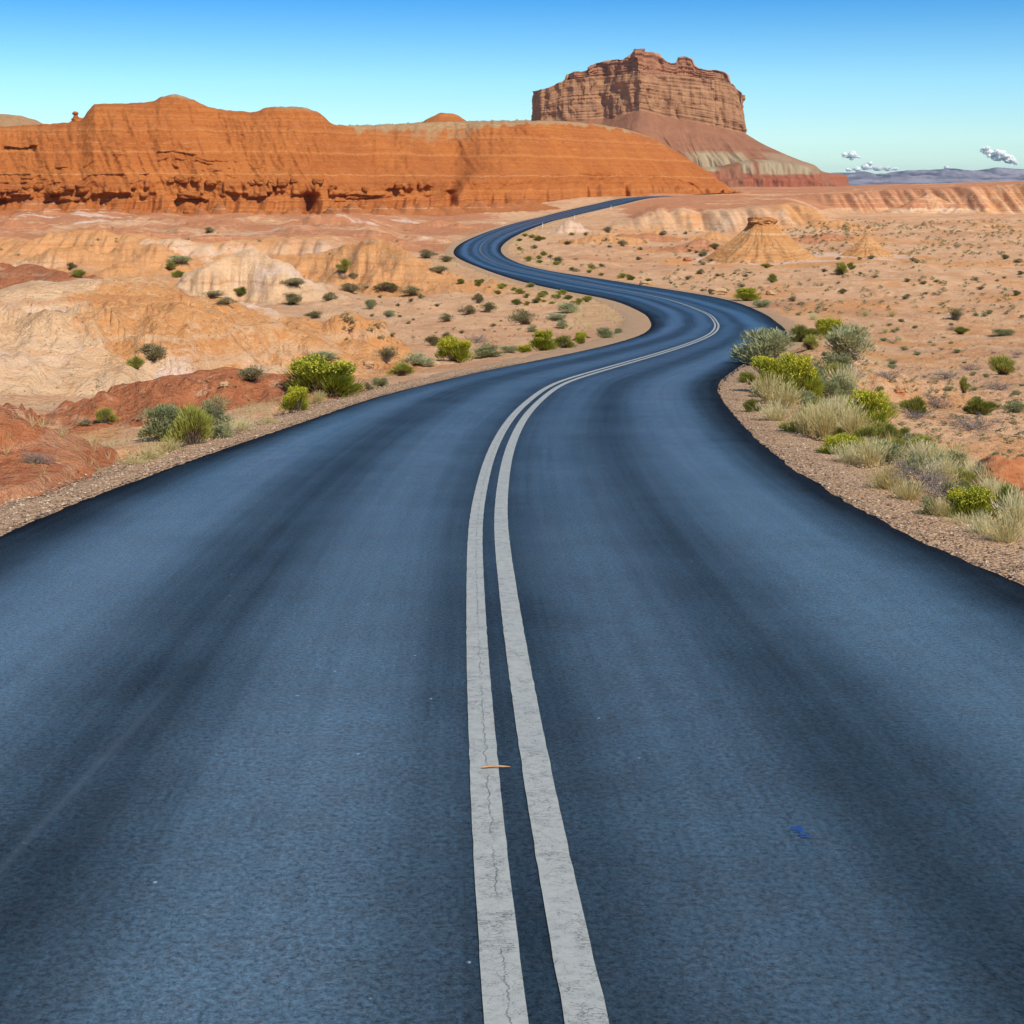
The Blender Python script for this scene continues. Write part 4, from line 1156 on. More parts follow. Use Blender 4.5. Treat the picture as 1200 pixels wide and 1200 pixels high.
# ------------------------------------------------------------------ small things on and by the road
def road_pt(x, y):
    Y = float(y2Y(y)); return float(P(x)) * Y, Y, EYE - float(drop(Y))
sx, sy, sz = road_pt(581.5, 902)
ang = 0.0
V, n = [], 9
for i in range(n):
    t = i / (n - 1)
    w = 0.0050 * (1 - abs(2 * t - 0.75) ** 2.2 * 0.45)
    for q in range(6):
        a = q / 6 * 2 * math.pi
        V.append((0.098 * (t - 0.5), w * math.cos(a) + 0.003 * math.sin(t * 5), w * 0.7 * math.sin(a) + 0.002 * math.sin(t * 3)))
Fc = grid_faces(n, 6, wrap=True)
tag(mesh_from('stick', V, Fc, M_WOOD, loc=(sx, sy, sz + 0.010)), 'short reddish wood splinter lying across the left white center line', 'stick').rotation_euler = (math.atan(-0.0733), 0, R(4))
px_, py_, pz_ = road_pt(937, 977)
Vb, Fb = [], []
for k, (x0, y0, x1, y1, w) in enumerate(((-.020, .028, .012, .036, .006), (-.022, .018, .020, .020, .007), (-.018, .004, .016, .010, .006), (-.010, -.010, .024, -.012, .007), (.0, -.024, .026, -.028, .006), (.014, .03, .002, -.004, .005))):
    d = np.array([x1 - x0, y1 - y0]); nn = np.array([-d[1], d[0]]) / np.linalg.norm(d) * w / 2
    for t in np.linspace(0, 1, 5):
        p = np.array([x0, y0]) + d * t + nn * 0.8 * math.sin(t * 9 + k)
        ww = 1 - 0.5 * abs(2 * t - 1)
        for s in (-1, 1):
            q = p + nn * s * ww
            Vb.append((q[0], q[1] * 1.6, -0.0733 * q[1] * 1.6 + 0.0003 * k))
    Fb.append(grid_faces(5, 2) + 10 * k)
tag(mesh_from('paint_mark', Vb, np.concatenate(Fb), M_BLUE, loc=(px_, py_, pz_ + 0.004)), 'small blue scribbled survey paint mark on the asphalt of the right lane', 'paint mark')
def box(cx, cy, cz, sx, sy, sz):
    v = np.array([(x, y, z) for x in (-1, 1) for y in (-1, 1) for z in (-1, 1)], float) * (sx / 2, sy / 2, sz / 2) + (cx, cy, cz)
    f = np.array([(0, 1, 3, 2), (4, 6, 7, 5), (0, 4, 5, 1), (2, 3, 7, 6), (0, 2, 6, 4), (1, 5, 7, 3)])
    return v, f
for x, y, lb in ((636, 267, 'slim white marker post nearest the far left bend, on the road\'s right edge'), (673.5, 257, 'slim white marker post midway up the climbing road, beside its right edge'), (716, 245.5, 'slim white marker post near the crest where the road vanishes')):
    c = hit(x, y)[0]
    e = empty('marker_post', tuple(c), 0, lb, 'marker post')
    v, f = box(0, 0, 0.45, 0.10, 0.05, 1.1)
    mesh_from('post', v, f, M_POST, e, False)
    v, f = box(0, -0.028, 0.86, 0.075, 0.006, 0.16)
    mesh_from('reflector', v, f, M_REFLECT, e, False)

# ------------------------------------------------------------------ plants
def unit(v): return v / np.maximum(1e-9, np.linalg.norm(v, axis=-1, keepdims=True))
def cards(P0, P1, w, tip=0.35):
    """tapered leaf or blade cards from P0 to P1"""
    d = unit(P1 - P0)
    r = unit(np.cross(d, RNG.normal(size=d.shape)))
    w = np.broadcast_to(np.asarray(w, float), (len(P0),))[:, None]
    V = np.stack([P0 - r * w, P0 + r * w, P1 + r * w * tip, P1 - r * w * tip], 1).reshape(-1, 3)
    return V, np.arange(len(V)).reshape(-1, 4)
def bent(P0, D, L, bend, w, seg=3):
    """curved blades: base, direction, length, bend vector"""
    n = len(P0)
    ring = []
    r = unit(np.cross(D, RNG.normal(size=D.shape)))
    for i in range(seg + 1):
        t = i / seg
        p = P0 + D * L[:, None] * t + bend * (t ** 2)
        ww = (w * (1 - 0.85 * t))[:, None]
        ring.append(np.stack([p - r * ww, p + r * ww], 1))
    A = np.stack(ring, 1).reshape(-1, 3)
    b = (np.arange(n) * (seg + 1) * 2)[:, None, None]
    k = (np.arange(seg) * 2)[None, :, None]
    q = b + k + np.array([0, 1, 3, 2])[None, None]
    return A, q.reshape(-1, 4)
def join(*parts):
    V, Fc, n = [], [], 0
    for v, f in parts:
        V.append(v); Fc.append(f + n); n += len(v)
    return np.concatenate(V), np.concatenate(Fc)
def hemi(n, zmin=0.0):
    v = unit(RNG.normal(size=(n * 3, 3)))
    v[:, 2] = np.abs(v[:, 2])
    return v[v[:, 2] >= zmin][:n] if zmin > 0 else v[:n]
def make_mesh(name, vf, mat):
    o = mesh_from(name, vf[0], vf[1], mat, smooth=False)
    me = o.data
    bpy.data.objects.remove(o)
    return me

def crown_pts(n, clumps, spread, seedlump, shell=0.45, flat=0.75):
    """points through a lumpy dome one metre wide and one tall, with their clump's outward direction"""
    cc = hemi(clumps) * np.array([0.34, 0.34, 0.5]) * RNG.uniform(0.5, 1.1, (clumps, 1))
    cc[:, 2] += 0.18
    k = RNG.integers(0, clumps, n)
    rad = RNG.uniform(0.6, 1.15, clumps)[k][:, None] * spread
    d = unit(RNG.normal(size=(n, 3)) + np.array([0, 0, 0.45]))
    p = cc[k] + d * rad * (RNG.random((n, 1)) ** shell) * np.array([1, 1, flat])
    p[:, 2] = np.maximum(p[:, 2], RNG.uniform(0.01, 0.12, n))
    return p, d, cc

def rabbit_parts(n=2600, fl=900, clumps=16):
    p, d, cc = crown_pts(n, clumps, 0.22, 1)
    up = unit(d * 0.55 + np.array([0, 0, 1.0]) + unit(p * np.array([1, 1, 0.2])) * 0.5)
    L = RNG.uniform(0.07, 0.16, (n, 1))
    fol = cards(p - up * L * 0.6, p + up * L * 0.4, RNG.uniform(0.006, 0.012, n))
    o = np.zeros((240, 3)); o[:, :2] = RNG.normal(0, 0.05, (240, 2))
    tgt = p[RNG.integers(0, n, 240)] * 0.93
    st = bent(o, unit(tgt), np.linalg.norm(tgt, axis=1), (tgt * 0 + np.array([0, 0, 0.05])), np.full(240, 0.006), 3)
    top = p[p[:, 2] > 0.42]
    sel = top[RNG.integers(0, len(top), fl)] + RNG.normal(0, 0.02, (fl, 3)) + np.array([0, 0, 0.03])
    fw = cards(sel, sel + unit(RNG.normal(size=(fl, 3)) + np.array([0, 0, 1])) * 0.024, 0.009, 0.9)
    return fol, st, fw
def sage_parts(n=2000, clumps=13, loose=0.25):
    p, d, cc = crown_pts(n, clumps, loose, 2, 0.5, 0.85)
    up = unit(d + np.array([0, 0, 0.8]))
    fol = cards(p - up * 0.03, p + up * RNG.uniform(0.02, 0.055, (n, 1)), RNG.uniform(0.007, 0.014, n), 0.6)
    m = 260
    o = np.zeros((m, 3)); o[:, :2] = RNG.normal(0, 0.06, (m, 2))
    tgt = p[RNG.integers(0, n, m)] * 1.06
    st = bent(o, unit(tgt), np.linalg.norm(tgt, axis=1), RNG.normal(0, 0.04, (m, 3)), np.full(m, 0.005), 3)
    return fol, st
def straw_parts(n=420, lean=0.55, w=0.008):
    b = np.zeros((n, 3)); b[:, :2] = RNG.normal(0, 0.07, (n, 2))
    a = RNG.uniform(0, 6.283, n); e = np.abs(RNG.normal(0, lean, n))
    D = unit(np.stack([np.cos(a) * e, np.sin(a) * e, np.ones(n)], 1))
    L = RNG.uniform(0.45, 1.0, n)
    bend = np.stack([np.cos(a), np.sin(a), -0.6 * np.ones(n)], 1) * (RNG.random((n, 1)) ** 2 * 0.32)
    bl = bent(b, D, L, bend, np.full(n, w) * RNG.uniform(0.6, 1.2, n), 4)
    tip = b + D * L[:, None] + bend
    s = RNG.integers(0, n, n // 2)
    hd_ = cards(tip[s] - D[s] * 0.10, tip[s] + D[s] * 0.02, 0.010, 0.3)
    return bl, hd_
def twig_parts(n=34):
    segs0, segs1, wd = [], [], []
    def grow(p, d, L, w, lv):
        q = p + d * L
        segs0.append(p); segs1.append(q); wd.append(w)
        if lv == 0: return
        for _ in range(3):
            nd = d + RNG.normal(0, 0.55, 3) + np.array([0, 0, 0.08])
            nd /= np.linalg.norm(nd)
            if q[2] + nd[2] * L * 0.6 < 0.02: nd[2] = abs(nd[2])
            grow(q, nd, L * RNG.uniform(0.5, 0.8), w * 0.6, lv - 1)
    for i in range(n):
        a = RNG.uniform(0, 6.283); e = RNG.uniform(0.3, 2.0)
        d = np.array([math.cos(a) * e, math.sin(a) * e, 1.0]); d /= np.linalg.norm(d)
        grow(np.array([RNG.normal(0, 0.04), RNG.normal(0, 0.04), 0.0]), d, RNG.uniform(0.16, 0.30), 0.010, 3)
    P0, P1, w = np.array(segs0), np.array(segs1), np.array(wd)
    thick = w > 0.004
    return cards(P0[thick], P1[thick], w[thick], 0.7), cards(P0[~thick], P1[~thick], w[~thick], 0.6)

KIND = {}
def register(kind, variants): KIND[kind] = variants
def proto(parts):                                    # parts: list of (name, mesh)
    return parts
V3 = range(3)
register('rabbit', [[(nm, make_mesh(nm, vf, mt)) for nm, vf, mt in zip(('foliage', 'stems', 'flowers'), rabbit_parts(3200, 1700), (M_RABBIT, M_STEM, M_FLOWER))] for _ in V3])
register('green', [[(nm, make_mesh(nm, vf, mt)) for nm, vf, mt in zip(('foliage', 'stems'), rabbit_parts(2600, 10, 12)[:2], (M_GREEN, M_STEM))] for _ in V3])
register('olive', [[(nm, make_mesh(nm, vf, mt)) for nm, vf, mt in zip(('foliage', 'stems'), sage_parts(1700, 10, 0.26), (M_OLIVE, M_STEM))] for _ in V3])
register('sage', [[(nm, make_mesh(nm, vf, mt)) for nm, vf, mt in zip(('foliage', 'stems'), sage_parts(2400), (M_SAGE, M_TWIG))] for _ in V3])
register('straw', [[('grass_tuft', make_mesh('grass_tuft', join(*straw_parts(560)), M_STRAW))] for _ in V3])
register('tall', [[('grass_tuft', make_mesh('grass_tuft', join(*straw_parts(480, 0.34, 0.010)), M_STRAW))] for _ in V3])
register('dead', [[(nm, make_mesh(nm, vf, mt)) for nm, vf, mt in zip(('branches', 'twigs'), twig_parts(), (M_TWIG, M_TWIG))] for _ in V3])
NAMES = {'rabbit': ('rabbitbrush', 'shrub'), 'green': ('rabbitbrush', 'shrub'), 'olive': ('scrub_bush', 'shrub'), 'sage': ('sagebrush', 'shrub'),
         'straw': ('grass_tuft', 'grass tuft'), 'tall': ('grass_tuft', 'grass tuft'), 'dead': ('dead_shrub', 'dead shrub')}
CLEAR = []
def plant(kind, x, y, w, h, label, group=None, pt=None, wide=1.0):
    c = hit(x, y)[0] if pt is None else pt
    k = c[1] / F
    nm, cat = NAMES[kind]
    v = KIND[kind][random.randrange(3)]
    if len(v) == 1:
        e = bpy.data.objects.new(nm, v[0][1])
        COL.objects.link(e)
        e.location = (c[0], c[1] + 0.3 * w * k * wide, c[2] - 0.02)
        e.rotation_euler.z = random.uniform(0, 6.28)
        tag(e, label, cat, group)
    else:
        e = empty(nm, (c[0], c[1] + 0.3 * w * k * wide, c[2] - 0.02), random.uniform(0, 6.28), label, cat, group)
    e.location.z = float(G(np.array([e.location.x]), np.array([e.location.y]))[0]) - 0.02
    if x > 860 and y > 385 and w >= 17: w, h = w * 1.16, h * 1.14
    sw = w * k * 1.16
    hh = h * k * {'dead': 1.6, 'straw': 1.15, 'tall': 1.15, 'sage': 1.25, 'rabbit': 1.5, 'green': 1.4}.get(kind, 1.22)
    e.scale = (sw, sw, hh)
    for pn, me in (v if len(v) > 1 else ()):
        o = bpy.data.objects.new(pn, me)
        COL.objects.link(o)
        o.parent = e
    CLEAR.append((c[0], c[1], sw * 0.6))
    return e

PL = [  # kind, column, row of the foot, width, height, label
 # left roadside
 ('rabbit', 378, 467, 84, 44, 'largest rabbitbrush, a yellow-flowered dome on the left road shoulder'),
 ('rabbit', 345, 485, 38, 27, 'small yellow rabbitbrush lobe at the lower left of the largest rabbitbrush'),
 ('green', 405, 466, 34, 24, 'light green rabbitbrush at the right flank of the largest rabbitbrush'),
 ('tall', 372, 474, 20, 17, 'pale dry grass tuft in front of the largest rabbitbrush'),
 ('sage', 190, 518, 62, 46, 'big blue-grey sagebrush on the left verge left of the bright green rabbitbrush'),
 ('sage', 246, 506, 48, 38, 'blue-grey sagebrush peeking out behind the right side of the bright green rabbitbrush'),
 ('green', 221, 526, 50, 45, 'bright green feathery rabbitbrush between two grey sagebrushes on the left verge'),
 ('sage', 257, 518, 34, 26, 'low grey-green sagebrush on the gravel right of the bright green rabbitbrush'),
 ('straw', 283, 508, 26, 20, 'pale green grass tuft on the left verge beyond the low sagebrush'),
 ('straw', 195, 533, 30, 20, 'dry tan grass tuft at the foot of the bright green rabbitbrush'),
 ('straw', 172, 543, 32, 22, 'dry tan grass tuft left of the bright green rabbitbrush by the orange dirt lump'),
 ('straw', 155, 549, 26, 16, 'thin dry grass tuft nearest the dark gully on the left verge'),
 ('straw', 312, 500, 20, 12, 'short dry grass tuft on the gravel before the largest rabbitbrush'),
 ('dead', 40, 545, 44, 18, 'thin dry weeds on the red bank at the left picture edge'),
 ('green', 122, 497, 25, 16, 'small green bush on pale sand behind the red bank'),
 ('olive', 98, 500, 18, 9, 'low dark weed just left of the small green bush behind the red bank'),
 ('olive', 291, 448, 38, 22, 'olive bush standing alone on the red clay hump'),
 ('olive', 178, 426, 40, 20, 'wide olive bush with upright shoots in front of the cream mound'),
 ('green', 158, 432, 21, 16, 'round green bush at the left foot of the wide olive bush'),
 ('sage', 375, 428, 42, 13, 'grey dome of sagebrush behind the largest rabbitbrush'),
 ('olive', 452, 432, 28, 18, 'brown-olive bush at the right foot of the smooth orange dome'),
 ('sage', 488, 429, 42, 14, 'low spreading sagebrush between the brown-olive bush and the road'),
 ('green', 470, 441, 30, 14, 'flat green bush on the gravel below the low spreading sagebrush'),
 ('sage', 445, 455, 22, 15, 'small sagebrush on the gravel right of the largest rabbitbrush'),
 ('olive', 431, 459, 12, 13, 'small dark green weed beside the gravel right of the largest rabbitbrush'),
 ('rabbit', 534, 425, 45, 28, 'yellow-green rabbitbrush dome at the inner verge, left of the grey hedge of sage'),
 ('sage', 572, 419, 40, 14, 'grey sagebrush strip right of the yellow-green rabbitbrush dome'),
 ('sage', 597, 414, 24, 10, 'short end of the sagebrush strip on the inner verge'),
 ('rabbit', 636, 411, 29, 21, 'round bright rabbitbrush in the row inside the right-hand bend'),
 ('rabbit', 614, 413, 18, 9, 'low rabbitbrush left of the round bright one inside the bend'),
 ('green', 661, 409, 25, 14, 'wide green rabbitbrush right of the round bright one inside the bend'),
 ('rabbit', 681, 404, 17, 13, 'last rabbitbrush of the row inside the bend, towards the road'),
 ('sage', 709, 397, 24, 14, 'grey-green sagebrush nearest the gravel nose inside the bend'),
 ('sage', 725, 391, 12, 7, 'smallest sagebrush on the gravel nose inside the bend'),
 ('olive', 617, 381, 35, 18, 'brownish mounded bush on the sand inside the bend'),
 ('sage', 666, 367, 32, 13, 'widest grey sagebrush on the sand inside the bend'),
 ('sage', 652, 377, 26, 9, 'flat yellowish-grey sagebrush just below the widest one inside the bend'),
 ('sage', 659, 385, 17, 9, 'small dense sagebrush above the row of rabbitbrush'),
 ('sage', 624, 389, 15, 7, 'small sagebrush above the round bright rabbitbrush'),
 ('dead', 557, 402, 26, 13, 'grey dead shrub beside the yellow-green rabbitbrush dome'),
 ('olive', 508, 406, 22, 14, 'olive bush beside the dark red cut bank'),
 ('olive', 523, 397, 14, 9, 'small olive bush above the cut bank'),
 ('olive', 549, 369, 21, 13, 'dark olive bush, left of a pair on the sand inside the bend'),
 ('olive', 570, 367, 20, 12, 'dark olive bush, right of a pair on the sand inside the bend'),
 ('olive', 560, 356, 15, 13, 'upright dark bush above the pair on the sand inside the bend'),
 ('olive', 525, 377, 18, 10, 'reddish olive bush on the sand right of the smooth orange dome'),
 ('green', 403, 322, 20, 13, 'yellow-olive bush below the crest of the orange slope'),
 ('dead', 402, 330, 14, 9, 'dark dead shrub just under the yellow-olive bush'),
 ('olive', 414, 329, 12, 9, 'small grey-olive bush right of the dark dead shrub'),
 ('olive', 409, 343, 25, 12, 'low green bush on the pale flat below the orange slope'),
 ('olive', 342, 338, 36, 10, 'long low green bush right of the twin cream mounds'),
 ('olive', 340, 358, 25, 15, 'dark green bush in the pale flat left of the smooth orange dome'),
 ('olive', 386, 353, 19, 11, 'green bush with a yellow foot left of centre on the pale flat'),
 ('olive', 371, 374, 26, 8, 'flat olive bush at the left shoulder of the smooth orange dome'),
 ('sage', 434, 363, 15, 13, 'grey-green bush right behind the smooth orange dome'),
 ('sage', 455, 372, 17, 9, 'pale sagebrush to the right of the smooth orange dome'),
 ('olive', 452, 343, 31, 12, 'wide green bush below the right end of the orange slope'),
 ('olive', 486, 347, 28, 11, 'wide dark bush right of the wide green one below the orange slope'),
 ('green', 281, 349, 17, 10, 'bright green bush at the foot of the twin cream mounds'),
 ('olive', 246, 350, 30, 10, 'low olive bush left of the bright green one below the twin cream mounds'),
 ('olive', 264, 361, 24, 9, 'olive bush just behind the crest of the cream mound'),
 ('olive', 500, 303, 24, 11, 'dark green bush left of the far left bend'),
 ('olive', 523, 307, 19, 8, 'yellowish bush between the dark green bush and the far left bend'),
 ('olive', 513, 321, 24, 10, 'rounded olive bush on the pale dirt below the far left bend'),
 ('olive', 80, 318, 15, 9, 'dark bush, upper of two behind the red hill on the left'),
 ('green', 91, 326, 18, 10, 'green bush, lower of two behind the red hill on the left'),
 ('sage', 207, 312, 32, 11, 'grey-green bush left of the twin cream mounds, upper of the cluster'),
 ('green', 199, 318, 16, 8, 'bright green bush in the middle of the cluster left of the twin cream mounds'),
 ('green', 208, 326, 17, 9, 'lowest bush of the cluster left of the twin cream mounds'),
 ('olive', 242, 275, 15, 7, 'lone dark bush on the striped flat below the ridge'),
 # right roadside
 ('sage', 901, 431, 66, 42, 'tall feathery sagebrush at the notch of the right road edge'),
 ('rabbit', 906, 462, 46, 34, 'left half of the big yellow rabbitbrush pair on the right verge'),
 ('rabbit', 938, 470, 48, 40, 'right half of the big yellow rabbitbrush pair on the right verge'),
 ('green', 877, 451, 20, 14, 'small olive-green ball bush at the road notch under the tall sagebrush'),
 ('green', 882, 486, 19, 15, 'brown-green ball bush on the gravel below the big yellow pair'),
 ('tall', 905, 474, 34, 32, 'pale feathery grass tuft in front of the big yellow rabbitbrush pair'),
 ('tall', 922, 480, 36, 26, 'buff seed-headed grass tuft below the right half of the yellow pair'),
 ('straw', 911, 497, 30, 26, 'green and straw grass tuft on the gravel edge below the buff grass'),
 ('sage', 893, 468, 24, 22, 'small green sagebrush between the ball bushes at the right verge'),
 ('green', 930, 510, 25, 18, 'brown-footed olive bush at the gravel edge, right of the green and straw grass'),
 ('tall', 950, 513, 36, 34, 'green grass tuft right of the brown-footed olive bush'),
 ('tall', 968, 517, 34, 38, 'tall straw grass tuft between the olive bush and the flat yellow rabbitbrush'),
 ('tall', 985, 508, 38, 38, 'grey-buff grass tuft on the bank above the flat yellow rabbitbrush'),
 ('tall', 1004, 518, 34, 34, 'grey-buff grass tuft at the left foot of the upright yellow rabbitbrush'),
 ('rabbit', 1022, 507, 52, 36, 'yellow rabbitbrush high on the right bank behind grey-buff grass'),
 ('rabbit', 990, 536, 46, 24, 'flat yellow rabbitbrush near the gravel in the middle of the right verge'),
 ('straw', 997, 546, 28, 26, 'straw grass tuft directly in front of the flat yellow rabbitbrush'),
 ('tall', 1021, 549, 34, 32, 'straw grass tuft right of the flat yellow rabbitbrush'),
 ('sage', 1042, 545, 40, 28, 'grey-green brush behind the straw tufts in the middle of the right verge'),
 ('straw', 1041, 579, 32, 33, 'golden straw tuft with brown foot, left of two on the gravel edge'),
 ('straw', 1066, 591, 32, 28, 'golden straw tuft with brown foot, right of two on the gravel edge'),
 ('dead', 1078, 578, 58, 42, 'large grey dead shrub on the right verge behind the golden tufts'),
 ('dead', 1108, 586, 44, 32, 'grey dead shrub right of the large one, next to the lime rabbitbrush'),
 ('olive', 1082, 555, 44, 18, 'olive brush behind the large grey dead shrub'),
 ('green', 1128, 570, 28, 22, 'pale yellow-green bush between the dead shrubs and the red boulder'),
 ('sage', 1092, 610, 26, 24, 'dark-footed sagebrush at the gravel edge below the dead shrubs'),
 ('straw', 1107, 612, 24, 28, 'whitish grass tuft beside the dark-footed sagebrush'),
 ('rabbit', 1139, 612, 52, 36, 'lime rabbitbrush dome near the right picture edge'),
 ('green', 1182, 607, 34, 30, 'green bush behind tall grass at the right picture edge'),
 ('straw', 1128, 620, 26, 18, 'short straw tuft under the left side of the lime rabbitbrush'),
 ('straw', 1153, 633, 26, 32, 'pale straw tuft under the right side of the lime rabbitbrush'),
 ('straw', 1181, 643, 36, 36, 'broad straw tuft nearest the road at the right picture edge'),
 ('tall', 1196, 625, 40, 44, 'tall grey-green grass cut off by the right picture edge'),
 ('rabbit', 974, 399, 30, 19, 'yellow-topped rabbitbrush left of the big round sagebrush beyond the right bend'),
 ('green', 943, 402, 32, 20, 'low olive rabbitbrush on the outer verge of the right bend'),
 ('green', 951, 411, 22, 14, 'small rabbitbrush below the low olive one on the outer verge'),
 ('sage', 1000, 424, 50, 42, 'big round blue-grey sagebrush on the bank beyond the right bend'),
 ('dead', 990, 446, 42, 18, 'blackish dead branches below the big round sagebrush'),
 ('dead', 1043, 447, 26, 14, 'grey dead shrub on the bank right of the blackish branches'),
 ('rabbit', 876, 353, 28, 13, 'rabbitbrush on the outer edge of the right bend, far side of the road'),
 ('sage', 894, 361, 24, 11, 'grey sagebrush right of the rabbitbrush at the outer road edge'),
 ('green', 1074, 487, 27, 20, 'yellow-green bush with a grey skirt on the sandy plain'),
 ('dead', 1074, 492, 34, 10, 'grey dead skirt under the yellow-green bush on the sandy plain'),
 ('dead', 1101, 480, 28, 16, 'brown dead shrub right of the yellow-green bush'),
 ('green', 1152, 487, 34, 18, 'flat green bush above black dead branches on the sandy plain'),
 ('dead', 1143, 505, 50, 17, 'black dead branches on bare orange sand'),
 ('sage', 1190, 484, 24, 15, 'grey-green bush at the right picture edge level with the black branches'),
 ('green', 1179, 440, 31, 20, 'yellowish bush with dark base near the right picture edge'),
 ('green', 1131, 461, 15, 17, 'small upright green bush between dead shrubs on the plain'),
 ('dead', 1174, 458, 28, 12, 'dark dead shrub under the yellowish bush near the right edge'),
 ('dead', 1140, 434, 24, 9, 'flat dead shrub on the plain left of the yellowish bush'),
 ('dead', 1113, 444, 26, 12, 'spiky dead shrub on the plain above the small upright green bush'),
 ('olive', 1122, 376, 20, 15, 'dark upright bush alone on the smooth orange flat'),
 ('green', 1128, 392, 18, 8, 'small green bush under the dark upright one'),
 ('sage', 1178, 394, 25, 8, 'pale flat sagebrush on the orange flat near the right edge'),
 ('olive', 1197, 541, 12, 11, 'little green bush behind the red boulder'),
 ('olive', 1077, 527, 22, 14, 'grey weed on the bank above the olive brush'),
 ('dead', 1036, 482, 22, 12, 'dark twiggy shrub on the bank above the yellow rabbitbrush'),
 ('green', 987, 323, 16, 13, 'green round bush on the flat below the small pointed mound'),
 ('green', 998, 316, 11, 8, 'smaller green bush touching the round one below the small pointed mound'),
 ('green', 906, 331, 15, 9, 'bright green bush on the flat in front of the capped mound'),
 ('green', 899, 314, 17, 5, 'flat green bush at the very foot of the capped mound'),
 ('olive', 837, 293, 13, 8, 'blackish bush left of the capped mound'),
 ('olive', 825, 300, 10, 9, 'dark green bush nearest left of the blackish one'),
 ('olive', 730, 289, 14, 9, 'round dark green bush on the flat inside the far bend'),
 ('olive', 713, 273, 12, 8, 'dark green bush on the pale slope inside the far bend'),
 ('olive', 665, 287, 13, 5, 'black-looking bush just inside the far bend'),
 ('olive', 652, 308, 15, 7, 'bush at the lower inner edge of the far bend'),
]
for kind, x, y, w, h, lb in PL: plant(kind, x, y, w, h, lb)
N_TRACED = len(PL)

# small scrub of the plains: repeats by kind and place, the nearest ones as things, the rest as one mass
REG = [
 ('green', 'low yellow-green tuft in the strip along the left road edge before the far bend', 'tufts in the strip along the left road edge', 24, (535, 330, 700, 358), (7, 14), 0.5, 'band'),
 ('olive', 'small dark tuft on the pale sand between the left mounds and the bend', 'dark tufts on the left sand', 26, (410, 335, 720, 405), (4, 9), 0.55, None),
 ('olive', 'tiny dark bush on the flat inside the far bend', 'dark bushes inside the far bend', 26, (600, 272, 880, 345), (5, 10), 0.55, None),
 ('green', 'little yellow-green bush on the verge inside the far bend', 'verge bushes inside the far bend', 18, (600, 270, 800, 338), (7, 12), 0.5, 'verge'),
 ('sage', 'small grey tuft on the sandy plain right of the right bend', 'grey tufts on the right plain', 44, (900, 365, 1200, 470), (6, 13), 0.5, None),
 ('dead', 'small brown dead tuft on the sandy plain right of the right bend', 'dead tufts on the right plain', 22, (960, 380, 1200, 520), (8, 16), 0.45, None),
 ('olive', 'low olive bush on the middle plain around the two pointed mounds', 'olive bushes around the pointed mounds', 40, (820, 300, 1200, 360), (6, 12), 0.5, None),
 ('sage', 'knee-high grey-green brush among the grass of the right verge', 'brush in the right verge', 24, (860, 430, 1198, 640), (20, 34), 0.75, 'verge2'),
 ('green', 'low olive-green bush in the grass of the right verge', 'olive-green bushes in the right verge', 34, (860, 440, 1198, 640), (18, 32), 0.62, 'verge2'),
 ('tall', 'buff grass tuft among the shrubs of the right verge', 'buff grass in the right verge', 18, (860, 440, 1198, 650), (22, 34), 0.85, 'verge2'),
 ('straw', 'short dry grass tuft on the bank beyond the right verge', 'dry tufts on the right bank', 20, (905, 370, 1060, 520), (7, 13), 0.8, None),
]
def clear_of(X, Y, r):
    for a, b, q in CLEAR:
        if (X - a) ** 2 + (Y - b) ** 2 < (q + r) ** 2: return False
    return True
for kind, lb, grp, n, (x0, y0, x1, y1), (w0, w1), asp, mode in REG:
    made, tries = 0, 0
    while made < n and tries < 40:
        tries += 1
        m = n * 2
        xx, yy = RNG.uniform(x0, x1, m), RNG.uniform(y0, y1, m)
        pts = hit(xx, yy)
        d, rt = road_side(pts[:, 0], pts[:, 1])
        for i in range(m):
            if made >= n: break
            w = random.uniform(w0, w1); k = pts[i, 1] / F
            lo = {None: 1.3, 'verge2': 0.55}.get(mode, 0.9)
            if d[i] < lo + w * k * (0.5 if mode != 'verge2' else 0.1): continue
            if mode == 'band' and (d[i] > 9 or rt[i]): continue
            if mode == 'verge2' and (d[i] > 2.5 or d[i] < 0.62 + 0.012 * w or not rt[i]): continue
            if mode == 'verge' and (d[i] > 6 or not rt[i]): continue
            if not clear_of(pts[i, 0], pts[i, 1], w * k * (0.5 if mode != 'verge2' else -0.35)): continue
            plant(kind, xx[i], yy[i], w, w * asp * random.uniform(0.8, 1.2), lb, grp, pts[i])
            made += 1
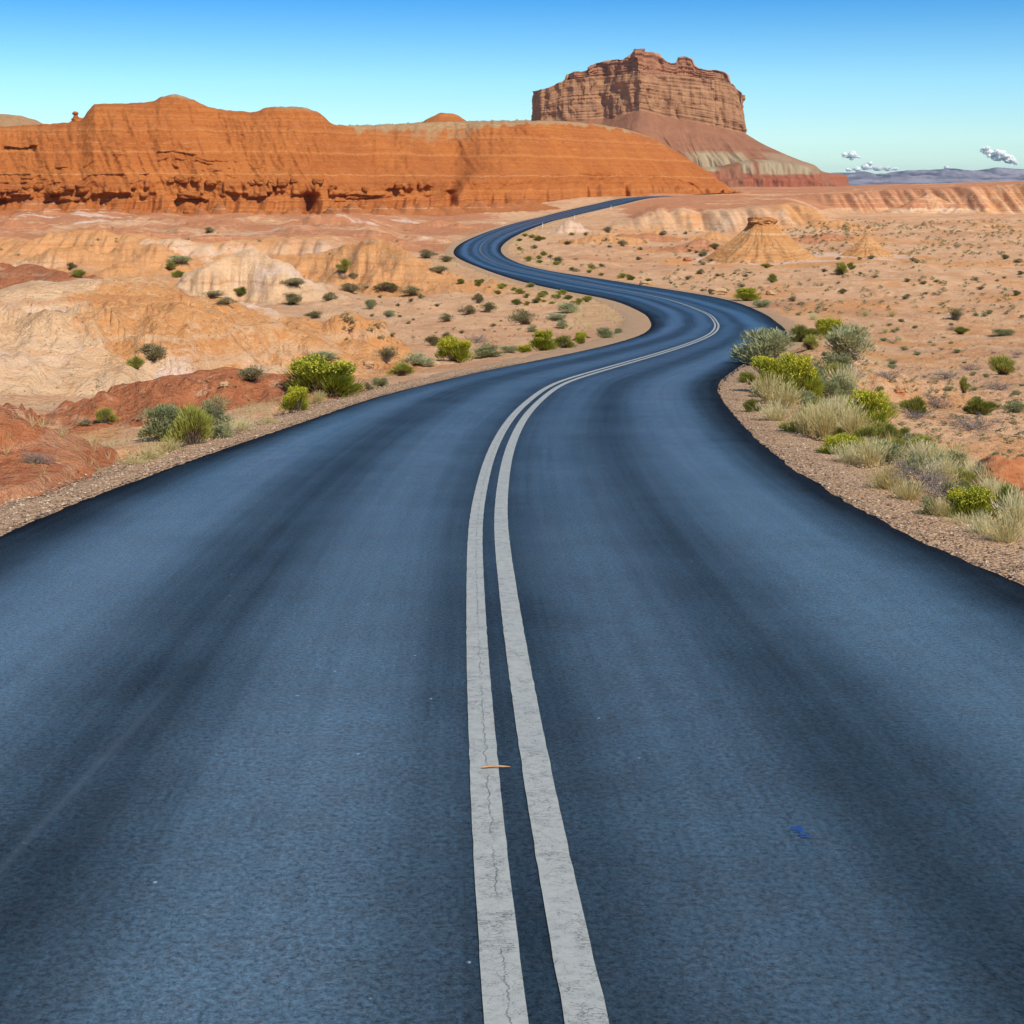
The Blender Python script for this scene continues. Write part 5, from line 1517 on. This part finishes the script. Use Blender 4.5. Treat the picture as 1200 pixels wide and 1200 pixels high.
# the countless smaller scrub
def scrub_mass():
    Vs, Fs, n = [], [], 0
    bases = []
    for _ in range(4):
        p, d, cc = crown_pts(70, 6, 0.26, 3, 0.5, 0.9)
        bases.append(cards(p - d * 0.06, p + d * 0.07, 0.045, 0.6))
    spots = []
    for (x0, y0, x1, y1, cnt, wa, wb_) in ((880, 262, 1210, 300, 420, 0.5, 1.3), (820, 300, 1210, 370, 330, 0.3, 0.9), (930, 370, 1210, 560, 520, 0.08, 0.30), (590, 268, 880, 340, 260, 0.3, 0.9), (400, 330, 740, 405, 200, 0.10, 0.40),
                                          (0, 262, 520, 300, 26, 0.4, 1.1), (60, 440, 300, 520, 60, 0.05, 0.16), (880, 258, 1210, 275, 160, 0.6, 1.5), (400, 143, 700, 150, 0, 1, 1)):
        if cnt == 0: continue
        xx, yy = RNG.uniform(x0, x1, cnt), RNG.uniform(y0, y1, cnt)
        pts = hit(xx, yy)
        d, _ = road_side(pts[:, 0], pts[:, 1])
        cl = gnoise(pts[:, 0] / 12, pts[:, 1] / 20, 300)
        for i in range(cnt):
            if d[i] < 1.5 or pts[i, 1] > 445 or cl[i] < -0.35: continue
            spots.append((pts[i], RNG.uniform(wa, wb_)))
    # bushes on the rim of the ridge
    for i in range(150):
        j = RNG.integers(int(np.argmin(abs(RXC - 395))), int(np.argmin(abs(RXC - 720))))
        q = RFRONT[-1, j]
        spots.append((q + np.array([0, RNG.uniform(-1, 6), -0.1]), RNG.uniform(0.3, 1.1)))
    for q, w in spots:
        v, f = bases[RNG.integers(0, 4)]
        a = RNG.uniform(0, 6.28); c, s = math.cos(a), math.sin(a)
        vv = v @ np.array([[c, -s, 0], [s, c, 0], [0, 0, 1]]).T * (w, w, w * 0.55)
        Vs.append(vv + q); Fs.append(f + n); n += len(v)
    o = mesh_from('scrub', np.concatenate(Vs), np.concatenate(Fs), M_OLIVE, smooth=False)
    tag(o, kind='stuff')
scrub_mass()
# thin dry grass on both verges
def verge_grass():
    Vs, Fs, n = [], [], 0
    base = [bent(np.zeros((14, 3)) + RNG.normal(0, 0.05, (14, 3)) * (1, 1, 0), unit(RNG.normal(0, 0.5, (14, 3)) * (1, 1, 0) + np.array([0, 0, 1])), RNG.uniform(0.5, 1, 14), RNG.normal(0, 0.1, (14, 3)), np.full(14, 0.012), 2) for _ in range(4)]
    for s, lo, hi, y0, y1, cnt, h in ((1, 1.15, 2.9, 9, 34, 700, 0.22), (1, 0.3, 1.2, 9, 30, 160, 0.12), (-1, 0.7, 1.7, 14, 30, 260, 0.16), (1, 1.2, 4.0, 30, 80, 260, 0.2), (-1, 1.6, 5, 90, 200, 420, 0.5), (1, 1.2, 5, 170, 380, 420, 0.6), (-1, 1.4, 3, 230, 390, 160, 0.5)):
        Ys = RNG.uniform(y0, y1, cnt)
        of = RNG.uniform(lo, hi, cnt) * np.sqrt(1 + dXc(Ys) ** 2)
        Xs = Xr(Ys) + of if s > 0 else Xl(Ys) - of
        Zs = G(Xs, Ys)
        for i in range(cnt):
            v, f = base[RNG.integers(0, 4)]
            a = RNG.uniform(0, 6.28); c, q = math.cos(a), math.sin(a)
            hh = h * RNG.uniform(0.5, 1.2)
            Vs.append(v @ np.array([[c, -q, 0], [q, c, 0], [0, 0, 1]]).T * (hh, hh, hh) * (1, 1, 0.9) + (Xs[i], Ys[i], Zs[i])); Fs.append(f + n); n += len(v)
    tag(mesh_from('dry_grass', np.concatenate(Vs), np.concatenate(Fs), M_STRAW, smooth=False), kind='stuff')
verge_grass()

# ------------------------------------------------------------------ clouds low over the far mountains
def cloud(x0, x1, yb, puffs, label):
    D = 40000.0
    k = D / F
    V, Fc, n = [], [], 0
    for (x, y, r) in puffs:
        for _ in range(8):
            cx, cy, cr_ = x + random.gauss(0, r * 0.55), y + random.gauss(0, r * 0.25), r * random.uniform(0.4, 0.85)
            th = np.linspace(0, 2 * math.pi, 28, endpoint=False)
            A, dy = [], random.gauss(0, r * 0.5) * k
            for i in range(19):
                ph = math.pi * i / 18
                X, Yy, Z = np.sin(ph) * np.cos(th), np.sin(ph) * np.sin(th), np.cos(ph) + 0 * th
                d = 1 + 0.10 * (gnoise(X * 1.8 + cx, Yy * 1.8 + Z * 2 + cy, 310) + 0.6 * gnoise(X * 4.5 + cx, Yy * 4.5 + Z * 4, 311))
                A.append(np.stack([X * d, Yy * d, Z * d * 0.75], -1) * cr_ * k + ((cx - 600) * k, D + dy, EYE + (HOR - cy) * k))
            A = np.array(A)
            V.append(A.reshape(-1, 3)); Fc.append(grid_faces(19, 28, wrap=True) + n); n += 19 * 28
    o = mesh_from('cloud', np.concatenate(V), np.concatenate(Fc), M_CLOUD)
    tag(o, label, 'cloud')
cloud(0, 0, 0, [(1153, 176, 5), (1162, 180, 7), (1172, 184, 8), (1181, 186, 7), (1186, 189, 5)], 'cream cumulus cloud highest above the mountains at the right')
cloud(0, 0, 0, [(998, 182, 5), (1001, 184, 4), (994, 184, 3)], 'smallest round cloud floating right of the butte')
cloud(0, 0, 0, [(1004, 198, 4), (1015, 195, 6), (1019, 192, 4), (1026, 197, 5), (1038, 198, 4), (1048, 198, 3), (1108, 196, 3), (995, 199, 3)], 'low white cloud bank resting on the far mountains')

# ------------------------------------------------------------------ the air
def haze():
    t = NT('haze_air')
    v = t.n('VolumePrincipled', {'Color': (0.72, 0.84, 1.0, 1), 'Density': 2.8e-5, 'Anisotropy': 0.2})
    t.t.links.new(v.outputs[0], t.out.inputs['Volume'])
    lo, hi = float(Zf.min()) - 1.0, 176.0
    v_, f_ = box(0, 8200, (lo + hi) / 2, 62000, 17400, hi - lo)
    o = mesh_from('haze', v_, f_, t.m, smooth=False)
    tag(o, kind='stuff')
haze()
